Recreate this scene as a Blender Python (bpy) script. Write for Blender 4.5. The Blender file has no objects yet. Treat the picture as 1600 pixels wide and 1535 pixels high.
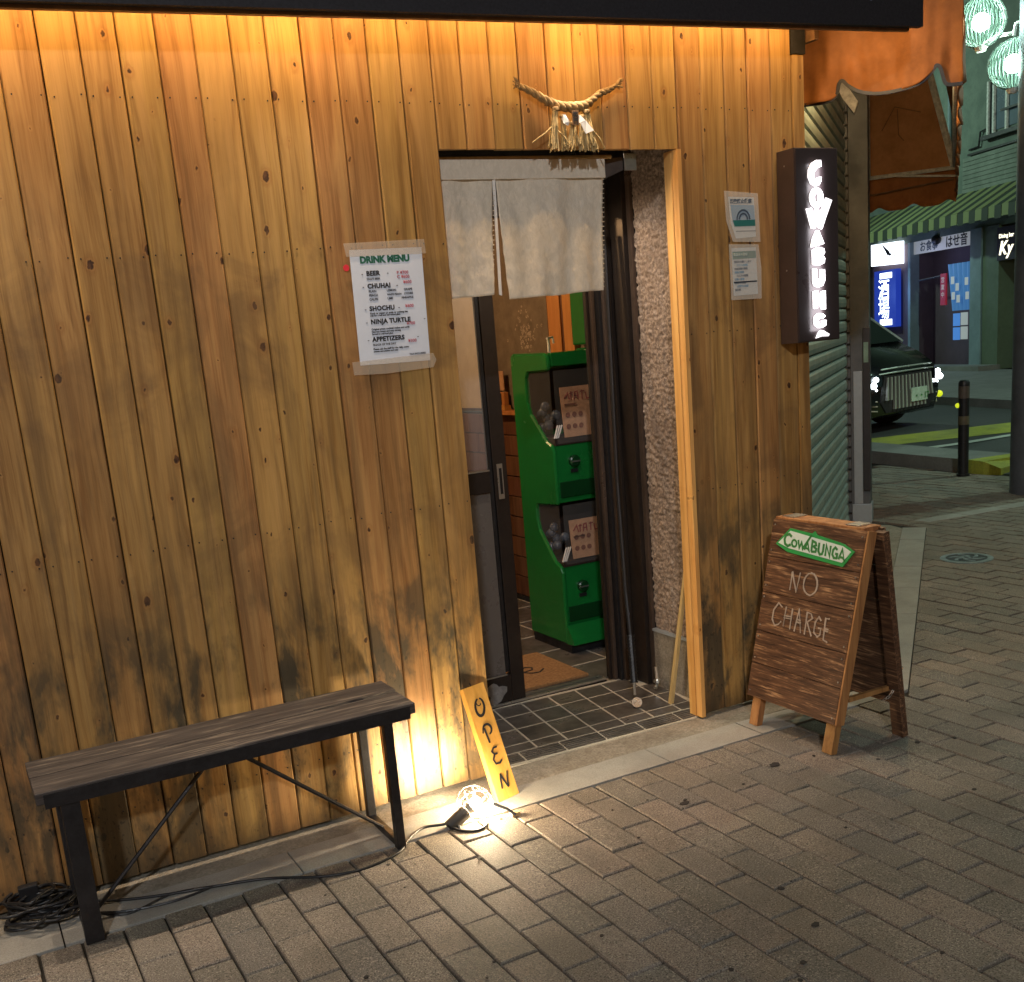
import bpy, bmesh, math, random
from mathutils import Vector, Matrix, noise as mnoise
random.seed(11)
V = Vector
S = bpy.context.scene
COL = S.collection

# ------------------------------------------------------------------ camera
CAM = V((0, -3.276, 1.5))
cam = bpy.data.cameras.new('camera'); camo = bpy.data.objects.new('camera', cam); COL.objects.link(camo)
yaw, pitch, roll = 0.4609, 0.2267, -0.0895
def _R(p, ax): return Matrix.Rotation(p, 3, ax)
B = Matrix(((1, 0, 0), (0, 0, -1), (0, 1, 0)))
Rw = _R(roll, 'Z') @ _R(pitch, 'X') @ B @ _R(yaw, 'Z')          # world -> (right, down, forward)
M3 = Matrix((Rw[0], -Rw[1], -Rw[2])).transposed()
camo.matrix_world = Matrix.Translation(CAM) @ M3.to_4x4()
cam.sensor_width = 36; cam.lens = 1689.55 / 1600 * 36
cam.shift_x = (800 - 763.81) / 1600; cam.shift_y = (933.65 - 767.5) / 1600
cam.clip_start = 0.05; cam.clip_end = 500
S.camera = camo

# ------------------------------------------------------------------ world, light, exposure
w = bpy.data.worlds.new('World'); S.world = w; w.use_nodes = True
nt = w.node_tree; bg = nt.nodes['Background']
sky = nt.nodes.new('ShaderNodeTexSky'); sky.sky_type = 'NISHITA'; sky.sun_disc = False
sky.sun_elevation = math.radians(1.5); sky.sun_rotation = math.radians(200); sky.altitude = 50
nt.links.new(sky.outputs[0], bg.inputs[0]); bg.inputs[1].default_value = 0.06
S.view_settings.view_transform = 'Standard'; S.view_settings.look = 'None'
S.view_settings.exposure = 0; S.view_settings.gamma = 1
S.render.engine = 'CYCLES'
try:
    S.cycles.use_denoising = True; S.cycles.max_bounces = 7; S.cycles.sample_clamp_indirect = 4
except Exception: pass

def light(name, typ, loc, energy, color, radius=.05, target=None, spot=None, blend=.6):
    l = bpy.data.lights.new(name, typ); l.energy = energy; l.color = color
    if typ in ('POINT', 'SPOT'): l.shadow_soft_size = radius
    if typ == 'SPOT': l.spot_size = math.radians(spot); l.spot_blend = blend
    o = bpy.data.objects.new(name, l); COL.objects.link(o); o.location = loc
    if target is not None: o.rotation_euler = (V(target) - V(loc)).to_track_quat('-Z', 'Y').to_euler()
    return o
WARM = (1, .56, .17); NEU = (1, .86, .66); COOL = (.62, 1, .80)
LAMP_X = (-0.75, 0.19, 1.13, 2.07, 3.02)

# ------------------------------------------------------------------ materials
MATS = {}
def newmat(name):
    m = bpy.data.materials.new(name); m.use_nodes = True; MATS[name] = m
    nt = m.node_tree; b = nt.nodes['Principled BSDF']
    return m, nt, b
def N_(nt, t, **k):
    n = nt.nodes.new(t)
    for a, v in k.items(): setattr(n, a, v)
    return n
def setv(n, i, v): n.inputs[i].default_value = v
def mixc(nt, fac, a, b, blend='MIX'):
    n = nt.nodes.new('ShaderNodeMix'); n.data_type = 'RGBA'; n.blend_type = blend
    for s, v in ((0, fac), (6, a), (7, b)):
        if hasattr(v, 'links') or hasattr(v, 'is_linked'): nt.links.new(v, n.inputs[s])
        else: n.inputs[s].default_value = (v if s == 0 else (v if len(v) == 4 else (*v, 1)))
    return n.outputs[2]
def math_(nt, op, a, b=0.0, clamp=False):
    n = nt.nodes.new('ShaderNodeMath'); n.operation = op; n.use_clamp = clamp
    for i, v in ((0, a), (1, b)):
        if hasattr(v, 'is_linked'): nt.links.new(v, n.inputs[i])
        else: n.inputs[i].default_value = v
    return n.outputs[0]
def ramp(nt, src, stops):
    n = nt.nodes.new('ShaderNodeValToRGB'); e = n.color_ramp.elements
    while len(e) < len(stops): e.new(.5)
    for k, (p, c) in zip(e, stops):
        k.position = p; k.color = (c, c, c, 1) if isinstance(c, (int, float)) else (*c, 1)
    nt.links.new(src, n.inputs[0]); return n.outputs[0]
def rampz(nt, z, stops): return ramp(nt, math_(nt, 'MULTIPLY', z, 1 / 3), tuple((p / 3, c) for p, c in stops))
def coords(nt, kind='Object', scale=(1, 1, 1), rand=True, loc=(0, 0, 0)):
    tc = nt.nodes.new('ShaderNodeTexCoord'); mp = nt.nodes.new('ShaderNodeMapping')
    setv(mp, 'Scale', scale); setv(mp, 'Location', loc)
    if kind == 'World':
        g = nt.nodes.new('ShaderNodeNewGeometry'); nt.links.new(g.outputs['Position'], mp.inputs[0])
    elif rand:
        oi = nt.nodes.new('ShaderNodeObjectInfo')
        a = nt.nodes.new('ShaderNodeVectorMath'); a.operation = 'MULTIPLY_ADD'
        cmb = nt.nodes.new('ShaderNodeCombineXYZ')
        for i in range(3): nt.links.new(oi.outputs['Random'], cmb.inputs[i])
        nt.links.new(cmb.outputs[0], a.inputs[0]); a.inputs[1].default_value = (37.3, 91.7, 53.1)
        nt.links.new(tc.outputs[kind], a.inputs[2]); nt.links.new(a.outputs[0], mp.inputs[0])
    else: nt.links.new(tc.outputs[kind], mp.inputs[0])
    return mp.outputs[0]
def noise(nt, vec, scale, detail=4, rough=.55, dist=0):
    n = nt.nodes.new('ShaderNodeTexNoise'); nt.links.new(vec, n.inputs['Vector'])
    setv(n, 'Scale', scale); setv(n, 'Detail', detail); setv(n, 'Roughness', rough); setv(n, 'Distortion', dist)
    return n.outputs['Fac']
def bump(nt, b, h, strength=.3, dist=.005):
    n = nt.nodes.new('ShaderNodeBump'); setv(n, 'Strength', strength); setv(n, 'Distance', dist)
    nt.links.new(h, n.inputs['Height']); nt.links.new(n.outputs[0], b.inputs['Normal'])
def lk(nt, a, b): nt.links.new(a, b)

def simple(name, col, rough=.6, metal=0, var=.25, nscale=14, bmp=.15, bdist=.002, col2=None, spec=.5, coat=0):
    m, nt, b = newmat(name)
    c = coords(nt); n1 = noise(nt, c, nscale, 5, .6); n2 = noise(nt, c, nscale * 7, 3, .6)
    c2 = col2 or tuple(max(0, x * (1 - var)) for x in col)
    c1 = tuple(min(1, x * (1 + var * .5)) for x in col) if col2 is None else col
    f = math_(nt, 'MULTIPLY_ADD', n2, .3); f.node.inputs[2].default_value = 0
    f = math_(nt, 'ADD', math_(nt, 'MULTIPLY', n1, .75), math_(nt, 'MULTIPLY', n2, .25))
    lk(nt, mixc(nt, ramp(nt, f, ((.35, 0), (.65, 1))), c1, c2), b.inputs['Base Color'])
    lk(nt, ramp(nt, n1, ((.3, max(0, rough - .1)), (.7, min(1, rough + .1)))), b.inputs['Roughness'])
    setv(b, 'Metallic', metal); setv(b, 'Specular IOR Level', spec); setv(b, 'Coat Weight', coat)
    if bmp: bump(nt, b, n2, bmp, bdist)
    return m
def emis(name, col, st, base=(.02, .02, .02)):
    m, nt, b = newmat(name); setv(b, 'Base Color', (*base, 1)); setv(b, 'Emission Color', (*col, 1)); setv(b, 'Emission Strength', st)
    return m
def flat(name, col, rough=.6, metal=0):
    m, nt, b = newmat(name); setv(b, 'Base Color', (*col, 1)); setv(b, 'Roughness', rough); setv(b, 'Metallic', metal); return m

def pine(name, light_c, dark_c, stain_shade=True, knots=1.0, weather_shade=1.0):
    m, nt, b = newmat(name)
    c = coords(nt, scale=(1, 1, 1))
    warp = noise(nt, coords(nt, scale=(5, 1, 1.3)), 1.0, 3, .5)
    mp = nt.nodes.new('ShaderNodeMapping'); lk(nt, c, mp.inputs[0]); setv(mp, 'Scale', (42, 20, 1.6))
    ad = nt.nodes.new('ShaderNodeVectorMath'); ad.operation = 'ADD'; cmb = nt.nodes.new('ShaderNodeCombineXYZ')
    lk(nt, math_(nt, 'MULTIPLY', warp, 5.0), cmb.inputs[0]); lk(nt, mp.outputs[0], ad.inputs[0]); lk(nt, cmb.outputs[0], ad.inputs[1])
    g1 = noise(nt, ad.outputs[0], 1.0, 3, .55)
    mp2 = nt.nodes.new('ShaderNodeMapping'); lk(nt, c, mp2.inputs[0]); setv(mp2, 'Scale', (260, 90, 6))
    g2 = noise(nt, mp2.outputs[0], 1.0, 2, .6)
    grain = math_(nt, 'ADD', math_(nt, 'MULTIPLY', g1, .7), math_(nt, 'MULTIPLY', g2, .3))
    col = mixc(nt, ramp(nt, grain, ((.36, 0), (.5, .35), (.64, 1))), light_c, dark_c)
    # plank to plank variation
    oi = nt.nodes.new('ShaderNodeObjectInfo')
    hs = nt.nodes.new('ShaderNodeHueSaturation'); lk(nt, col, hs.inputs['Color'])
    lk(nt, math_(nt, 'ADD', math_(nt, 'MULTIPLY', oi.outputs['Random'], .22), .89), hs.inputs['Value'])
    lk(nt, math_(nt, 'ADD', math_(nt, 'MULTIPLY', math_(nt, 'FRACT', math_(nt, 'MULTIPLY', oi.outputs['Random'], 17.3)), .02), .49), hs.inputs['Hue'])
    col = hs.outputs[0]
    hgt = g1
    band = noise(nt, coords(nt, scale=(22, 22, 1.5)), 1, 4, .6, .6)
    col = mixc(nt, math_(nt, 'MULTIPLY', ramp(nt, band, ((.50, 0), (.68, 1))), .5), col, tuple(min(1, v * k) for v, k in zip(light_c, (1.22, 1.30, 1.45))))
    col = mixc(nt, math_(nt, 'MULTIPLY', ramp(nt, band, ((.34, 1), (.46, 0))), .30), col, tuple(v * .72 for v in dark_c))
    if knots:
        vo = nt.nodes.new('ShaderNodeTexVoronoi'); vo.voronoi_dimensions = '2D'; vo.feature = 'F1'
        sx = nt.nodes.new('ShaderNodeSeparateXYZ'); lk(nt, c, sx.inputs[0]); cb = nt.nodes.new('ShaderNodeCombineXYZ')
        wob = math_(nt, 'MULTIPLY', noise(nt, coords(nt), 60, 3), .11)
        lk(nt, math_(nt, 'ADD', math_(nt, 'MULTIPLY', sx.outputs[0], 8.5), wob), cb.inputs[0])
        lk(nt, math_(nt, 'ADD', math_(nt, 'MULTIPLY', sx.outputs[2], 5.4), wob), cb.inputs[1])
        lk(nt, cb.outputs[0], vo.inputs['Vector']); setv(vo, 'Scale', 1.0)
        sz = nt.nodes.new('ShaderNodeSeparateColor'); lk(nt, vo.outputs['Color'], sz.inputs[0])
        rad = math_(nt, 'MULTIPLY', math_(nt, 'POWER', sz.outputs[0], 2.0), .070)
        dd = math_(nt, 'SUBTRACT', vo.outputs['Distance'], rad)
        core = ramp(nt, dd, ((0, 1), (.016, 0))); halo = ramp(nt, dd, ((0, .8), (.13, 0)))
        gate = ramp(nt, sz.outputs[1], ((.16, 0), (.20, 1)))
        core = math_(nt, 'MULTIPLY', core, gate); halo = math_(nt, 'MULTIPLY', math_(nt, 'MULTIPLY', halo, gate), sz.outputs[2])
        col = mixc(nt, math_(nt, 'MULTIPLY', halo, .8), col, (dark_c[0] * .8, dark_c[1] * .55, dark_c[2] * .4))
        ringl = math_(nt, 'MULTIPLY', ramp(nt, dd, ((.008, 0), (.022, 1), (.034, 1), (.055, 0))), gate)
        col = mixc(nt, math_(nt, 'MULTIPLY', ringl, .22), col, tuple(min(1, v * 1.35) for v in light_c))
        kn_ = noise(nt, coords(nt, scale=(90, 90, 60)), 1, 2)
        kc_ = mixc(nt, ramp(nt, kn_, ((.4, 0), (.6, 1))), (.030, .012, .006), (.11, .045, .018))
        col = mixc(nt, math_(nt, 'MULTIPLY', core, .97 * knots), col, kc_)
    if stain_shade:
        P = coords(nt, 'World'); sp = nt.nodes.new('ShaderNodeSeparateXYZ'); lk(nt, P, sp.inputs[0])
        z = sp.outputs[2]
        oi3 = nt.nodes.new('ShaderNodeObjectInfo')
        def shifted(scale, amt):                                        # world position nudged along z plank by plank
            g_ = nt.nodes.new('ShaderNodeVectorMath'); g_.operation = 'MULTIPLY_ADD'; cb_ = nt.nodes.new('ShaderNodeCombineXYZ')
            rz_ = math_(nt, 'FRACT', math_(nt, 'MULTIPLY', oi3.outputs['Random'], 13.7)); lk(nt, rz_, cb_.inputs[2]); lk(nt, rz_, cb_.inputs[1])
            lk(nt, cb_.outputs[0], g_.inputs[0]); g_.inputs[1].default_value = (0, amt, amt); lk(nt, P, g_.inputs[2])
            m_ = nt.nodes.new('ShaderNodeMapping'); lk(nt, g_.outputs[0], m_.inputs[0]); setv(m_, 'Scale', scale); return m_.outputs[0]
        s1 = noise(nt, shifted((6, 6, 2.6), .35), 1.0, 5, .62, .4)
        s2 = noise(nt, shifted((26, 26, 6), .8), 1.0, 4, .7)
        f = math_(nt, 'ADD', s1, math_(nt, 'MULTIPLY', s2, .32))
        lowm = rampz(nt, z, ((.0, .85), (.30, .95), (.55, 1), (.74, .70), (.95, 0)))  # grime of the lower boards, widened so its colour also holds bench shade
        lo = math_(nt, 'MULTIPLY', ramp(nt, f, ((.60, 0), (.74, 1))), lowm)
        col = mixc(nt, math_(nt, 'MULTIPLY', lo, .92 * weather_shade), col, (.045, .043, .030))
        # drips and dull streaks that follow the boards
        st_ = noise(nt, shifted((30, 30, 1.1), 2.3), 1.0, 5, .65, .3)
        stm = math_(nt, 'MULTIPLY', ramp(nt, st_, ((.48, 0), (.66, 1))), rampz(nt, z, ((.0, 1), (.9, .9), (1.9, .5), (2.35, .1))))
        col = mixc(nt, math_(nt, 'MULTIPLY', stm, .50 * weather_shade), col, (.125, .080, .036))
        f2 = noise(nt, shifted((4.5, 4.5, 3.4), .30), 1.0, 5, .6, .7)
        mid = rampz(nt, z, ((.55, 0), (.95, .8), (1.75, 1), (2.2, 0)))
        col = mixc(nt, math_(nt, 'MULTIPLY', math_(nt, 'MULTIPLY', ramp(nt, f2, ((.48, 0), (.64, 1))), mid), .52 * weather_shade), col, (.125, .070, .034))
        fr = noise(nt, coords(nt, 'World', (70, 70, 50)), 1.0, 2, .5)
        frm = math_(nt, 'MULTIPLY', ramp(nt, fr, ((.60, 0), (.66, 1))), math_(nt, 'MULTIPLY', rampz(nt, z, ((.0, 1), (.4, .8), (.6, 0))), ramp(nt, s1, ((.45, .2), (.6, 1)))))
        col = mixc(nt, math_(nt, 'MULTIPLY', frm, .8 * weather_shade), col, (.030, .022, .014))
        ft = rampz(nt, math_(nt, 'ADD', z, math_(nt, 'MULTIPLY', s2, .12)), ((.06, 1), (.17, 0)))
        col = mixc(nt, math_(nt, 'MULTIPLY', ft, .75 * weather_shade), col, (.040, .028, .016))
    lk(nt, col, b.inputs['Base Color'])
    lk(nt, ramp(nt, grain, ((.3, .52), (.7, .66))), b.inputs['Roughness']); setv(b, 'Specular IOR Level', .35)
    bump(nt, b, math_(nt, 'ADD', math_(nt, 'MULTIPLY', g2, .5), g1), .22, .0018)
    return m
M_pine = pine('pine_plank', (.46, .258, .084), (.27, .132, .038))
M_jamb = pine('fresh_pine', (.70, .42, .13), (.56, .30, .075), stain_shade=False, knots=.6)
M_lath = pine('pale_lath', (.60, .42, .20), (.48, .31, .12), stain_shade=False, knots=0)

def rough_dark(name, c1, c2, c3):                      # weathered, scuffed boards; grain along local x or y of the sample axis
    m, nt, b = newmat(name)
    c = coords(nt, scale=(3.5, 45, 45)); g = noise(nt, c, 1, 6, .68, .5)
    c4 = coords(nt, scale=(9, 170, 170)); g2 = noise(nt, c4, 1, 3, .6)
    blot = noise(nt, coords(nt, scale=(5, 9, 9)), 1, 3, .5)
    f = math_(nt, 'ADD', math_(nt, 'MULTIPLY', g, .6), math_(nt, 'MULTIPLY', g2, .4))
    col = mixc(nt, ramp(nt, f, ((.38, 0), (.56, 1))), c1, c2)
    hi = math_(nt, 'MULTIPLY', ramp(nt, f, ((.53, 0), (.63, 1))), ramp(nt, blot, ((.42, .15), (.6, 1))))
    col = mixc(nt, hi, col, c3)
    lk(nt, col, b.inputs['Base Color']); setv(b, 'Roughness', .62); bump(nt, b, f, .5, .002)
    return m
M_bench = rough_dark('weathered_bench_board', (.024, .019, .018), (.068, .055, .050), (.24, .20, .155))
def sign_wood():
    m, nt, b = newmat('burnt_sign_board')
    c = coords(nt, scale=(80, 6.5, 80)); g = noise(nt, c, 1, 6, .70, .6)
    g2 = noise(nt, coords(nt, scale=(230, 9, 230)), 1, 3, .6)
    pat = noise(nt, coords(nt, scale=(20, 7, 20)), 1, 3, .6, 1.0)
    f = math_(nt, 'ADD', math_(nt, 'MULTIPLY', g, .65), math_(nt, 'MULTIPLY', g2, .35))
    col = mixc(nt, ramp(nt, f, ((.37, 0), (.60, 1))), (.032, .015, .009), (.155, .072, .036))
    hi = math_(nt, 'MULTIPLY', ramp(nt, f, ((.52, 0), (.62, 1))), ramp(nt, pat, ((.42, .1), (.58, 1))))
    col = mixc(nt, hi, col, (.46, .27, .14))
    lk(nt, col, b.inputs['Base Color']); setv(b, 'Roughness', .5); bump(nt, b, f, .4, .0015)
    return m
M_sign = sign_wood()
M_signleg = pine('sign_leg_wood', (.42, .21, .075), (.20, .085, .03), stain_shade=False, knots=0)

def paver_mat(name='paver_stone'):
    m, nt, b = newmat(name)
    g = nt.nodes.new('ShaderNodeNewGeometry'); oi = nt.nodes.new('ShaderNodeObjectInfo')
    r = math_(nt, 'FRACT', math_(nt, 'ADD', math_(nt, 'MULTIPLY', oi.outputs['Random'], 5.13), math_(nt, 'MULTIPLY', g.outputs['Random Per Island'], 3.71)))
    base = nt.nodes.new('ShaderNodeValToRGB'); e = base.color_ramp.elements
    cols = ((0, (.225, .190, .150)), (.25, (.275, .218, .170)), (.5, (.195, .172, .140)), (.75, (.300, .232, .182)), (1, (.180, .160, .138)))
    while len(e) < 5: e.new(.5)
    for k, (p, c) in zip(e, cols): k.position = p; k.color = (*c, 1)
    lk(nt, r, base.inputs[0])
    W = coords(nt, 'World')
    sp1 = noise(nt, W, 260, 2, .6); sp2 = noise(nt, W, 210, 2, .6); big = noise(nt, W, 3.2, 4, .6); mid = noise(nt, W, 22, 3, .6)
    col = mixc(nt, ramp(nt, sp1, ((.38, .9), (.50, 0))), base.outputs[0], (.045, .036, .028))
    col = mixc(nt, ramp(nt, sp2, ((.55, 0), (.66, .8))), col, (.50, .43, .34))
    col = mixc(nt, ramp(nt, big, ((.4, 0), (.68, .45))), col, (.085, .072, .052))
    col = mixc(nt, ramp(nt, mid, ((.55, 0), (.75, .3))), col, (.09, .075, .06))
    eff = noise(nt, coords(nt, 'World', (5, 1.6, 1), loc=(2, 5, 0)), 1.0, 6, .7, .5)
    col = mixc(nt, ramp(nt, eff, ((.58, 0), (.72, .32))), col, (.36, .32, .27))
    lk(nt, col, b.inputs['Base Color']); lk(nt, ramp(nt, sp2, ((.3, .62), (.7, .8))), b.inputs['Roughness']); setv(b, 'Specular IOR Level', .4)
    bump(nt, b, math_(nt, 'ADD', sp1, sp2), .55, .0028)
    return m
M_paver = paver_mat()
def mineral(name, c1, c2, scale=120, rough=.75, bmp=.3, big=3, bigc=None):
    m, nt, b = newmat(name); W = coords(nt, 'World')
    s = noise(nt, W, scale, 3, .65); g = noise(nt, W, big, 5, .6); s3 = noise(nt, W, 28, 4, .65)
    col = mixc(nt, ramp(nt, s, ((.4, 0), (.6, 1))), c1, c2)
    col = mixc(nt, ramp(nt, g, ((.4, 0), (.7, .6))), col, bigc or tuple(x * .5 for x in c1))
    col = mixc(nt, ramp(nt, s3, ((.52, 0), (.72, .35))), col, bigc or tuple(x * .5 for x in c1))
    lk(nt, col, b.inputs['Base Color']); setv(b, 'Roughness', rough); bump(nt, b, math_(nt, 'ADD', s, s3), bmp, .003)
    return m
M_slab = mineral('pale_kerb_stone', (.40, .375, .33), (.31, .29, .255), 200, .7, .2, 4, (.20, .185, .16))
M_screed = mineral('rough_concrete', (.36, .32, .26), (.24, .21, .165), 130, .85, .7, 7, (.15, .125, .09))
M_joint = mineral('joint_sand', (.022, .018, .014), (.035, .028, .02), 200, .95, .2)
M_asph = mineral('asphalt', (.045, .047, .045), (.07, .072, .068), 90, .8, .5, .7, (.035, .037, .036))
M_kerb = mineral('kerb_concrete', (.26, .26, .24), (.2, .2, .185), 90, .8, .3)
M_grout = mineral('grout', (.62, .57, .47), (.48, .44, .36), 150, .9, .3)
M_tile = simple('dark_floor_tile', (.125, .112, .100), .34, var=.5, nscale=9, bmp=.2)
M_ytile = mineral('yellow_road_paint', (.48, .50, .05), (.36, .38, .05), 60, .7, .2, 3, (.14, .15, .05))
M_wline = mineral('white_road_paint', (.62, .66, .58), (.5, .53, .47), 60, .7, .2, 3, (.35, .37, .33))
M_plaster = mineral('dark_plaster', (.30, .29, .28), (.22, .21, .20), 60, .85, .5)

def stucco():
    m, nt, b = newmat('coarse_stucco'); W = coords(nt, 'World')
    s = noise(nt, W, 90, 3, .6); g = noise(nt, W, 5, 3)
    col = mixc(nt, ramp(nt, s, ((.42, 0), (.6, 1))), (.20, .145, .110), (.40, .31, .245))
    col = mixc(nt, ramp(nt, g, ((.45, 0), (.7, .5))), col, (.15, .105, .08))
    lk(nt, col, b.inputs['Base Color']); setv(b, 'Roughness', .75); bump(nt, b, s, .4, .004); return m
M_stucco = stucco()
def cloth():
    m, nt, b = newmat('linen_cloth'); c = coords(nt, rand=False)
    wv = noise(nt, coords(nt, rand=False, scale=(500, 500, 500)), 1, 2, .5)
    cr = noise(nt, coords(nt, rand=False, scale=(70, 70, 40)), 1, 5, .7, .8)
    col = mixc(nt, ramp(nt, cr, ((.4, 0), (.62, 1))), (.66, .585, .47), (.75, .67, .55))
    lk(nt, col, b.inputs['Base Color']); setv(b, 'Roughness', .9)
    bump(nt, b, math_(nt, 'ADD', math_(nt, 'MULTIPLY', cr, 1.0), math_(nt, 'MULTIPLY', wv, .25)), .5, .005)
    setv(b, 'Sheen Weight', .2); return m
M_cloth = cloth()
M_black = simple('black_metal', (.022, .022, .025), .42, .3, .4, 20)
M_legmetal = simple('painted_leg_metal', (.028, .027, .030), .45, .4, .5, 16, bmp=.25)
M_door = simple('bronze_door_metal', (.045, .036, .032), .38, .55, .3, 6)
M_door2 = simple('brown_frame_metal', (.13, .092, .072), .36, .5, .3, 6)
M_alu = simple('aluminium', (.55, .55, .54), .35, .9, .15, 30)
M_fascia = simple('fascia_metal', (.018, .017, .022), .6, .1, .3, 120, bmp=.4)
M_browntrim = simple('brown_trim', (.20, .105, .045), .6, 0, .3, 20)
M_darkwood = pine('dark_brown_wood', (.15, .065, .03), (.07, .026, .013), stain_shade=False, knots=0)
M_orangewood = pine('orange_wood', (.50, .22, .06), (.40, .16, .04), stain_shade=False, knots=0)
M_dark = simple('dark_void_board', (.010, .009, .008), .9)
M_cream = simple('cream_wall', (.55, .45, .29), .8, var=.08, bmp=.05)
M_room = simple('brown_room_wall', (.16, .12, .085), .8, var=.3)
M_glass = flat('smoked_glass', (.05, .045, .045), .08); MATS['smoked_glass'].node_tree.nodes['Principled BSDF'].inputs['Transmission Weight'].default_value = .9
def clear(name, tint=(1, 1, 1), a=.14, rough=.06):
    m, nt, b = newmat(name); setv(b, 'Base Color', (*tint, 1)); setv(b, 'Roughness', rough); setv(b, 'Alpha', a); return m
M_clear = clear('clear_plastic', (.5, .5, .5), .045); M_tape = clear('sticky_tape', (.72, .62, .5), .28, .2)
M_greyglass = simple('frosted_panel', (.13, .115, .105), .3, 0, .12, 4, bmp=0)
M_green = simple('green_machine_plastic', (.008, .155, .030), .20, 0, .12, 5, bmp=.03, coat=.4)
M_dgreen = simple('dark_green_recess', (.004, .045, .012), .3, 0, .2, 5)
M_paper = simple('white_paper', (.74, .80, .92), .45, 0, .06, 10, bmp=.05)
M_paper2 = simple('sleeve_paper', (.60, .66, .72), .45, 0, .08, 10, bmp=.05)
M_card = simple('card_paper', (.50, .27, .15), .6, 0, .2, 30)
M_ink = flat('black_ink', (.012, .012, .015), .6); M_red = flat('red_ink', (.45, .03, .04), .6)
M_gink = flat('green_ink', (.015, .13, .08), .6); M_bink = flat('blue_ink', (.11, .28, .46), .6)
M_teal = flat('teal_ink', (.02, .16, .15), .6); M_navy = flat('navy_ink', (.04, .07, .12), .6)
M_straw = simple('straw', (.44, .31, .13), .7, 0, .35, 60, bmp=.4)
M_rope = simple('rice_rope', (.33, .21, .085), .75, 0, .45, 80, bmp=.5)
M_white = simple('white_fold_paper', (.75, .73, .70), .7, 0, .05)
M_cable = simple('black_rubber', (.014, .014, .016), .45, 0, .3)
M_galv = simple('bright_wire', (.7, .68, .62), .3, .9, .1)
M_letter = emis('sign_letter_light', (1, .96, 1), 1.6, (.8, .8, .8))
M_box = simple('sign_box_brown', (.060, .040, .036), .42, .1, .2, 10)
M_boxf = simple('sign_box_face', (.040, .030, .032), .35, 0, .15, 10)
M_gw = flat('sign_white', (.62, .70, .64), .5); M_gg = flat('sign_green', (.03, .30, .07), .5); M_gl = flat('sign_green_letter', (.04, .20, .05), .5)
M_chalk = flat('chalk', (.52, .42, .34), .9)
M_open = pine('open_board', (.60, .31, .07), (.52, .25, .05), stain_shade=False, knots=0)
M_bulb = emis('floor_bulb', (1, .90, .66), 160); M_bulb2 = emis('street_bulb', (.90, 1, .94), 45); M_soff = emis('soffit_bulb', (1, .62, .22), 60)
M_shut = simple('shutter_metal', (.21, .265, .235), .45, .15, .18, 5, bmp=.06)
M_post = simple('grey_post', (.095, .105, .115), .55, .2, .25, 5); M_plate = simple('kick_plate', (.36, .41, .45), .4, .35, .15, 6)
M_awn = simple('orange_awning_canvas', (.36, .125, .028), .72, 0, .35, 5, bmp=.25, bdist=.004)
M_awnin = simple('awning_inner_canvas', (.46, .21, .075), .7, 0, .25, 5)
M_awnframe = simple('white_awning_tube', (.72, .72, .68), .5, 0, .4, 25)
M_mat = simple('coir_mat', (.40, .21, .085), .95, 0, .35, 90, bmp=.9, bdist=.004)
M_bgwall = mineral('green_grey_render', (.18, .225, .185), (.14, .18, .15), 3, .85, .1, .4, (.085, .11, .095))
M_siding = mineral('pale_siding', (.24, .28, .235), (.19, .23, .19), 4, .8, .1, .5)
M_bgdark = simple('dark_shopfront', (.02, .018, .022), .5); M_bgpurple = simple('purple_brown_wall', (.105, .07, .085), .7, 0, .2, 1)
M_as1 = flat('awning_stripe_pale', (.24, .28, .12), .7); M_as2 = flat('awning_stripe_dark', (.035, .05, .035), .7)
M_pilaster = simple('blue_grey_pilaster', (.20, .28, .30), .6, 0, .2, 2); M_gpil = simple('green_pilaster', (.11, .15, .095), .6, 0, .2, 2)
M_sigw = emis('lit_white_sign', (.80, .88, 1), 3.2); M_sigb = emis('lit_blue_sign', (.008, .03, .30), 1.1); M_sigg = emis('lit_glyphs', (.75, .88, 1), 3.4)
M_kb = emis('lit_script', (1, .95, .7), 2.2); M_banner = emis('dim_banner', (.72, .76, .78), .22, (.5, .5, .5))
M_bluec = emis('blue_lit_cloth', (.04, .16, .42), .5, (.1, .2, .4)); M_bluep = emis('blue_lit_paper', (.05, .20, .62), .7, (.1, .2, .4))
M_rneon = emis('red_sign', (.35, .01, .03), .5)
M_win = simple('bluish_window', (.12, .17, .22), .2, 0, .2, 1)
M_car = simple('black_car_paint', (.004, .0045, .005), .22, 0, .1, 3, bmp=0, coat=.25)
M_chrome = flat('chrome', (.80, .84, .80), .38, .75); M_plate2 = simple('number_plate', (.50, .60, .50), .5)
M_head = emis('headlight', (.85, .95, 1), 12); M_carglass = flat('car_glass', (.006, .010, .010), .16); MATS['car_glass'].node_tree.nodes['Principled BSDF'].inputs['Specular IOR Level'].default_value = .25
M_tyre = flat('tyre', (.012, .012, .012), .8); M_refl = emis('yellow_reflector', (.65, .75, .02), .9, (.5, .5, .02))
M_pole = simple('painted_pole', (.10, .115, .14), .6, .1, .25, 6, bmp=.1)
M_globe = clear('lamp_globe_glass', (.5, .8, .65), .035, .1); M_rib = simple('globe_rib', (.06, .09, .075), .4, 0, .1)
M_mh = simple('manhole_iron', (.30, .36, .36), .45, .5, .3, 30); M_mhd = simple('manhole_dark', (.045, .055, .055), .5, .3, .3, 30)
M_mach_in = simple('machine_dark_inside', (.03, .018, .015), .5); M_caps = flat('capsule_blue', (.055, .07, .10), .2)

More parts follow.
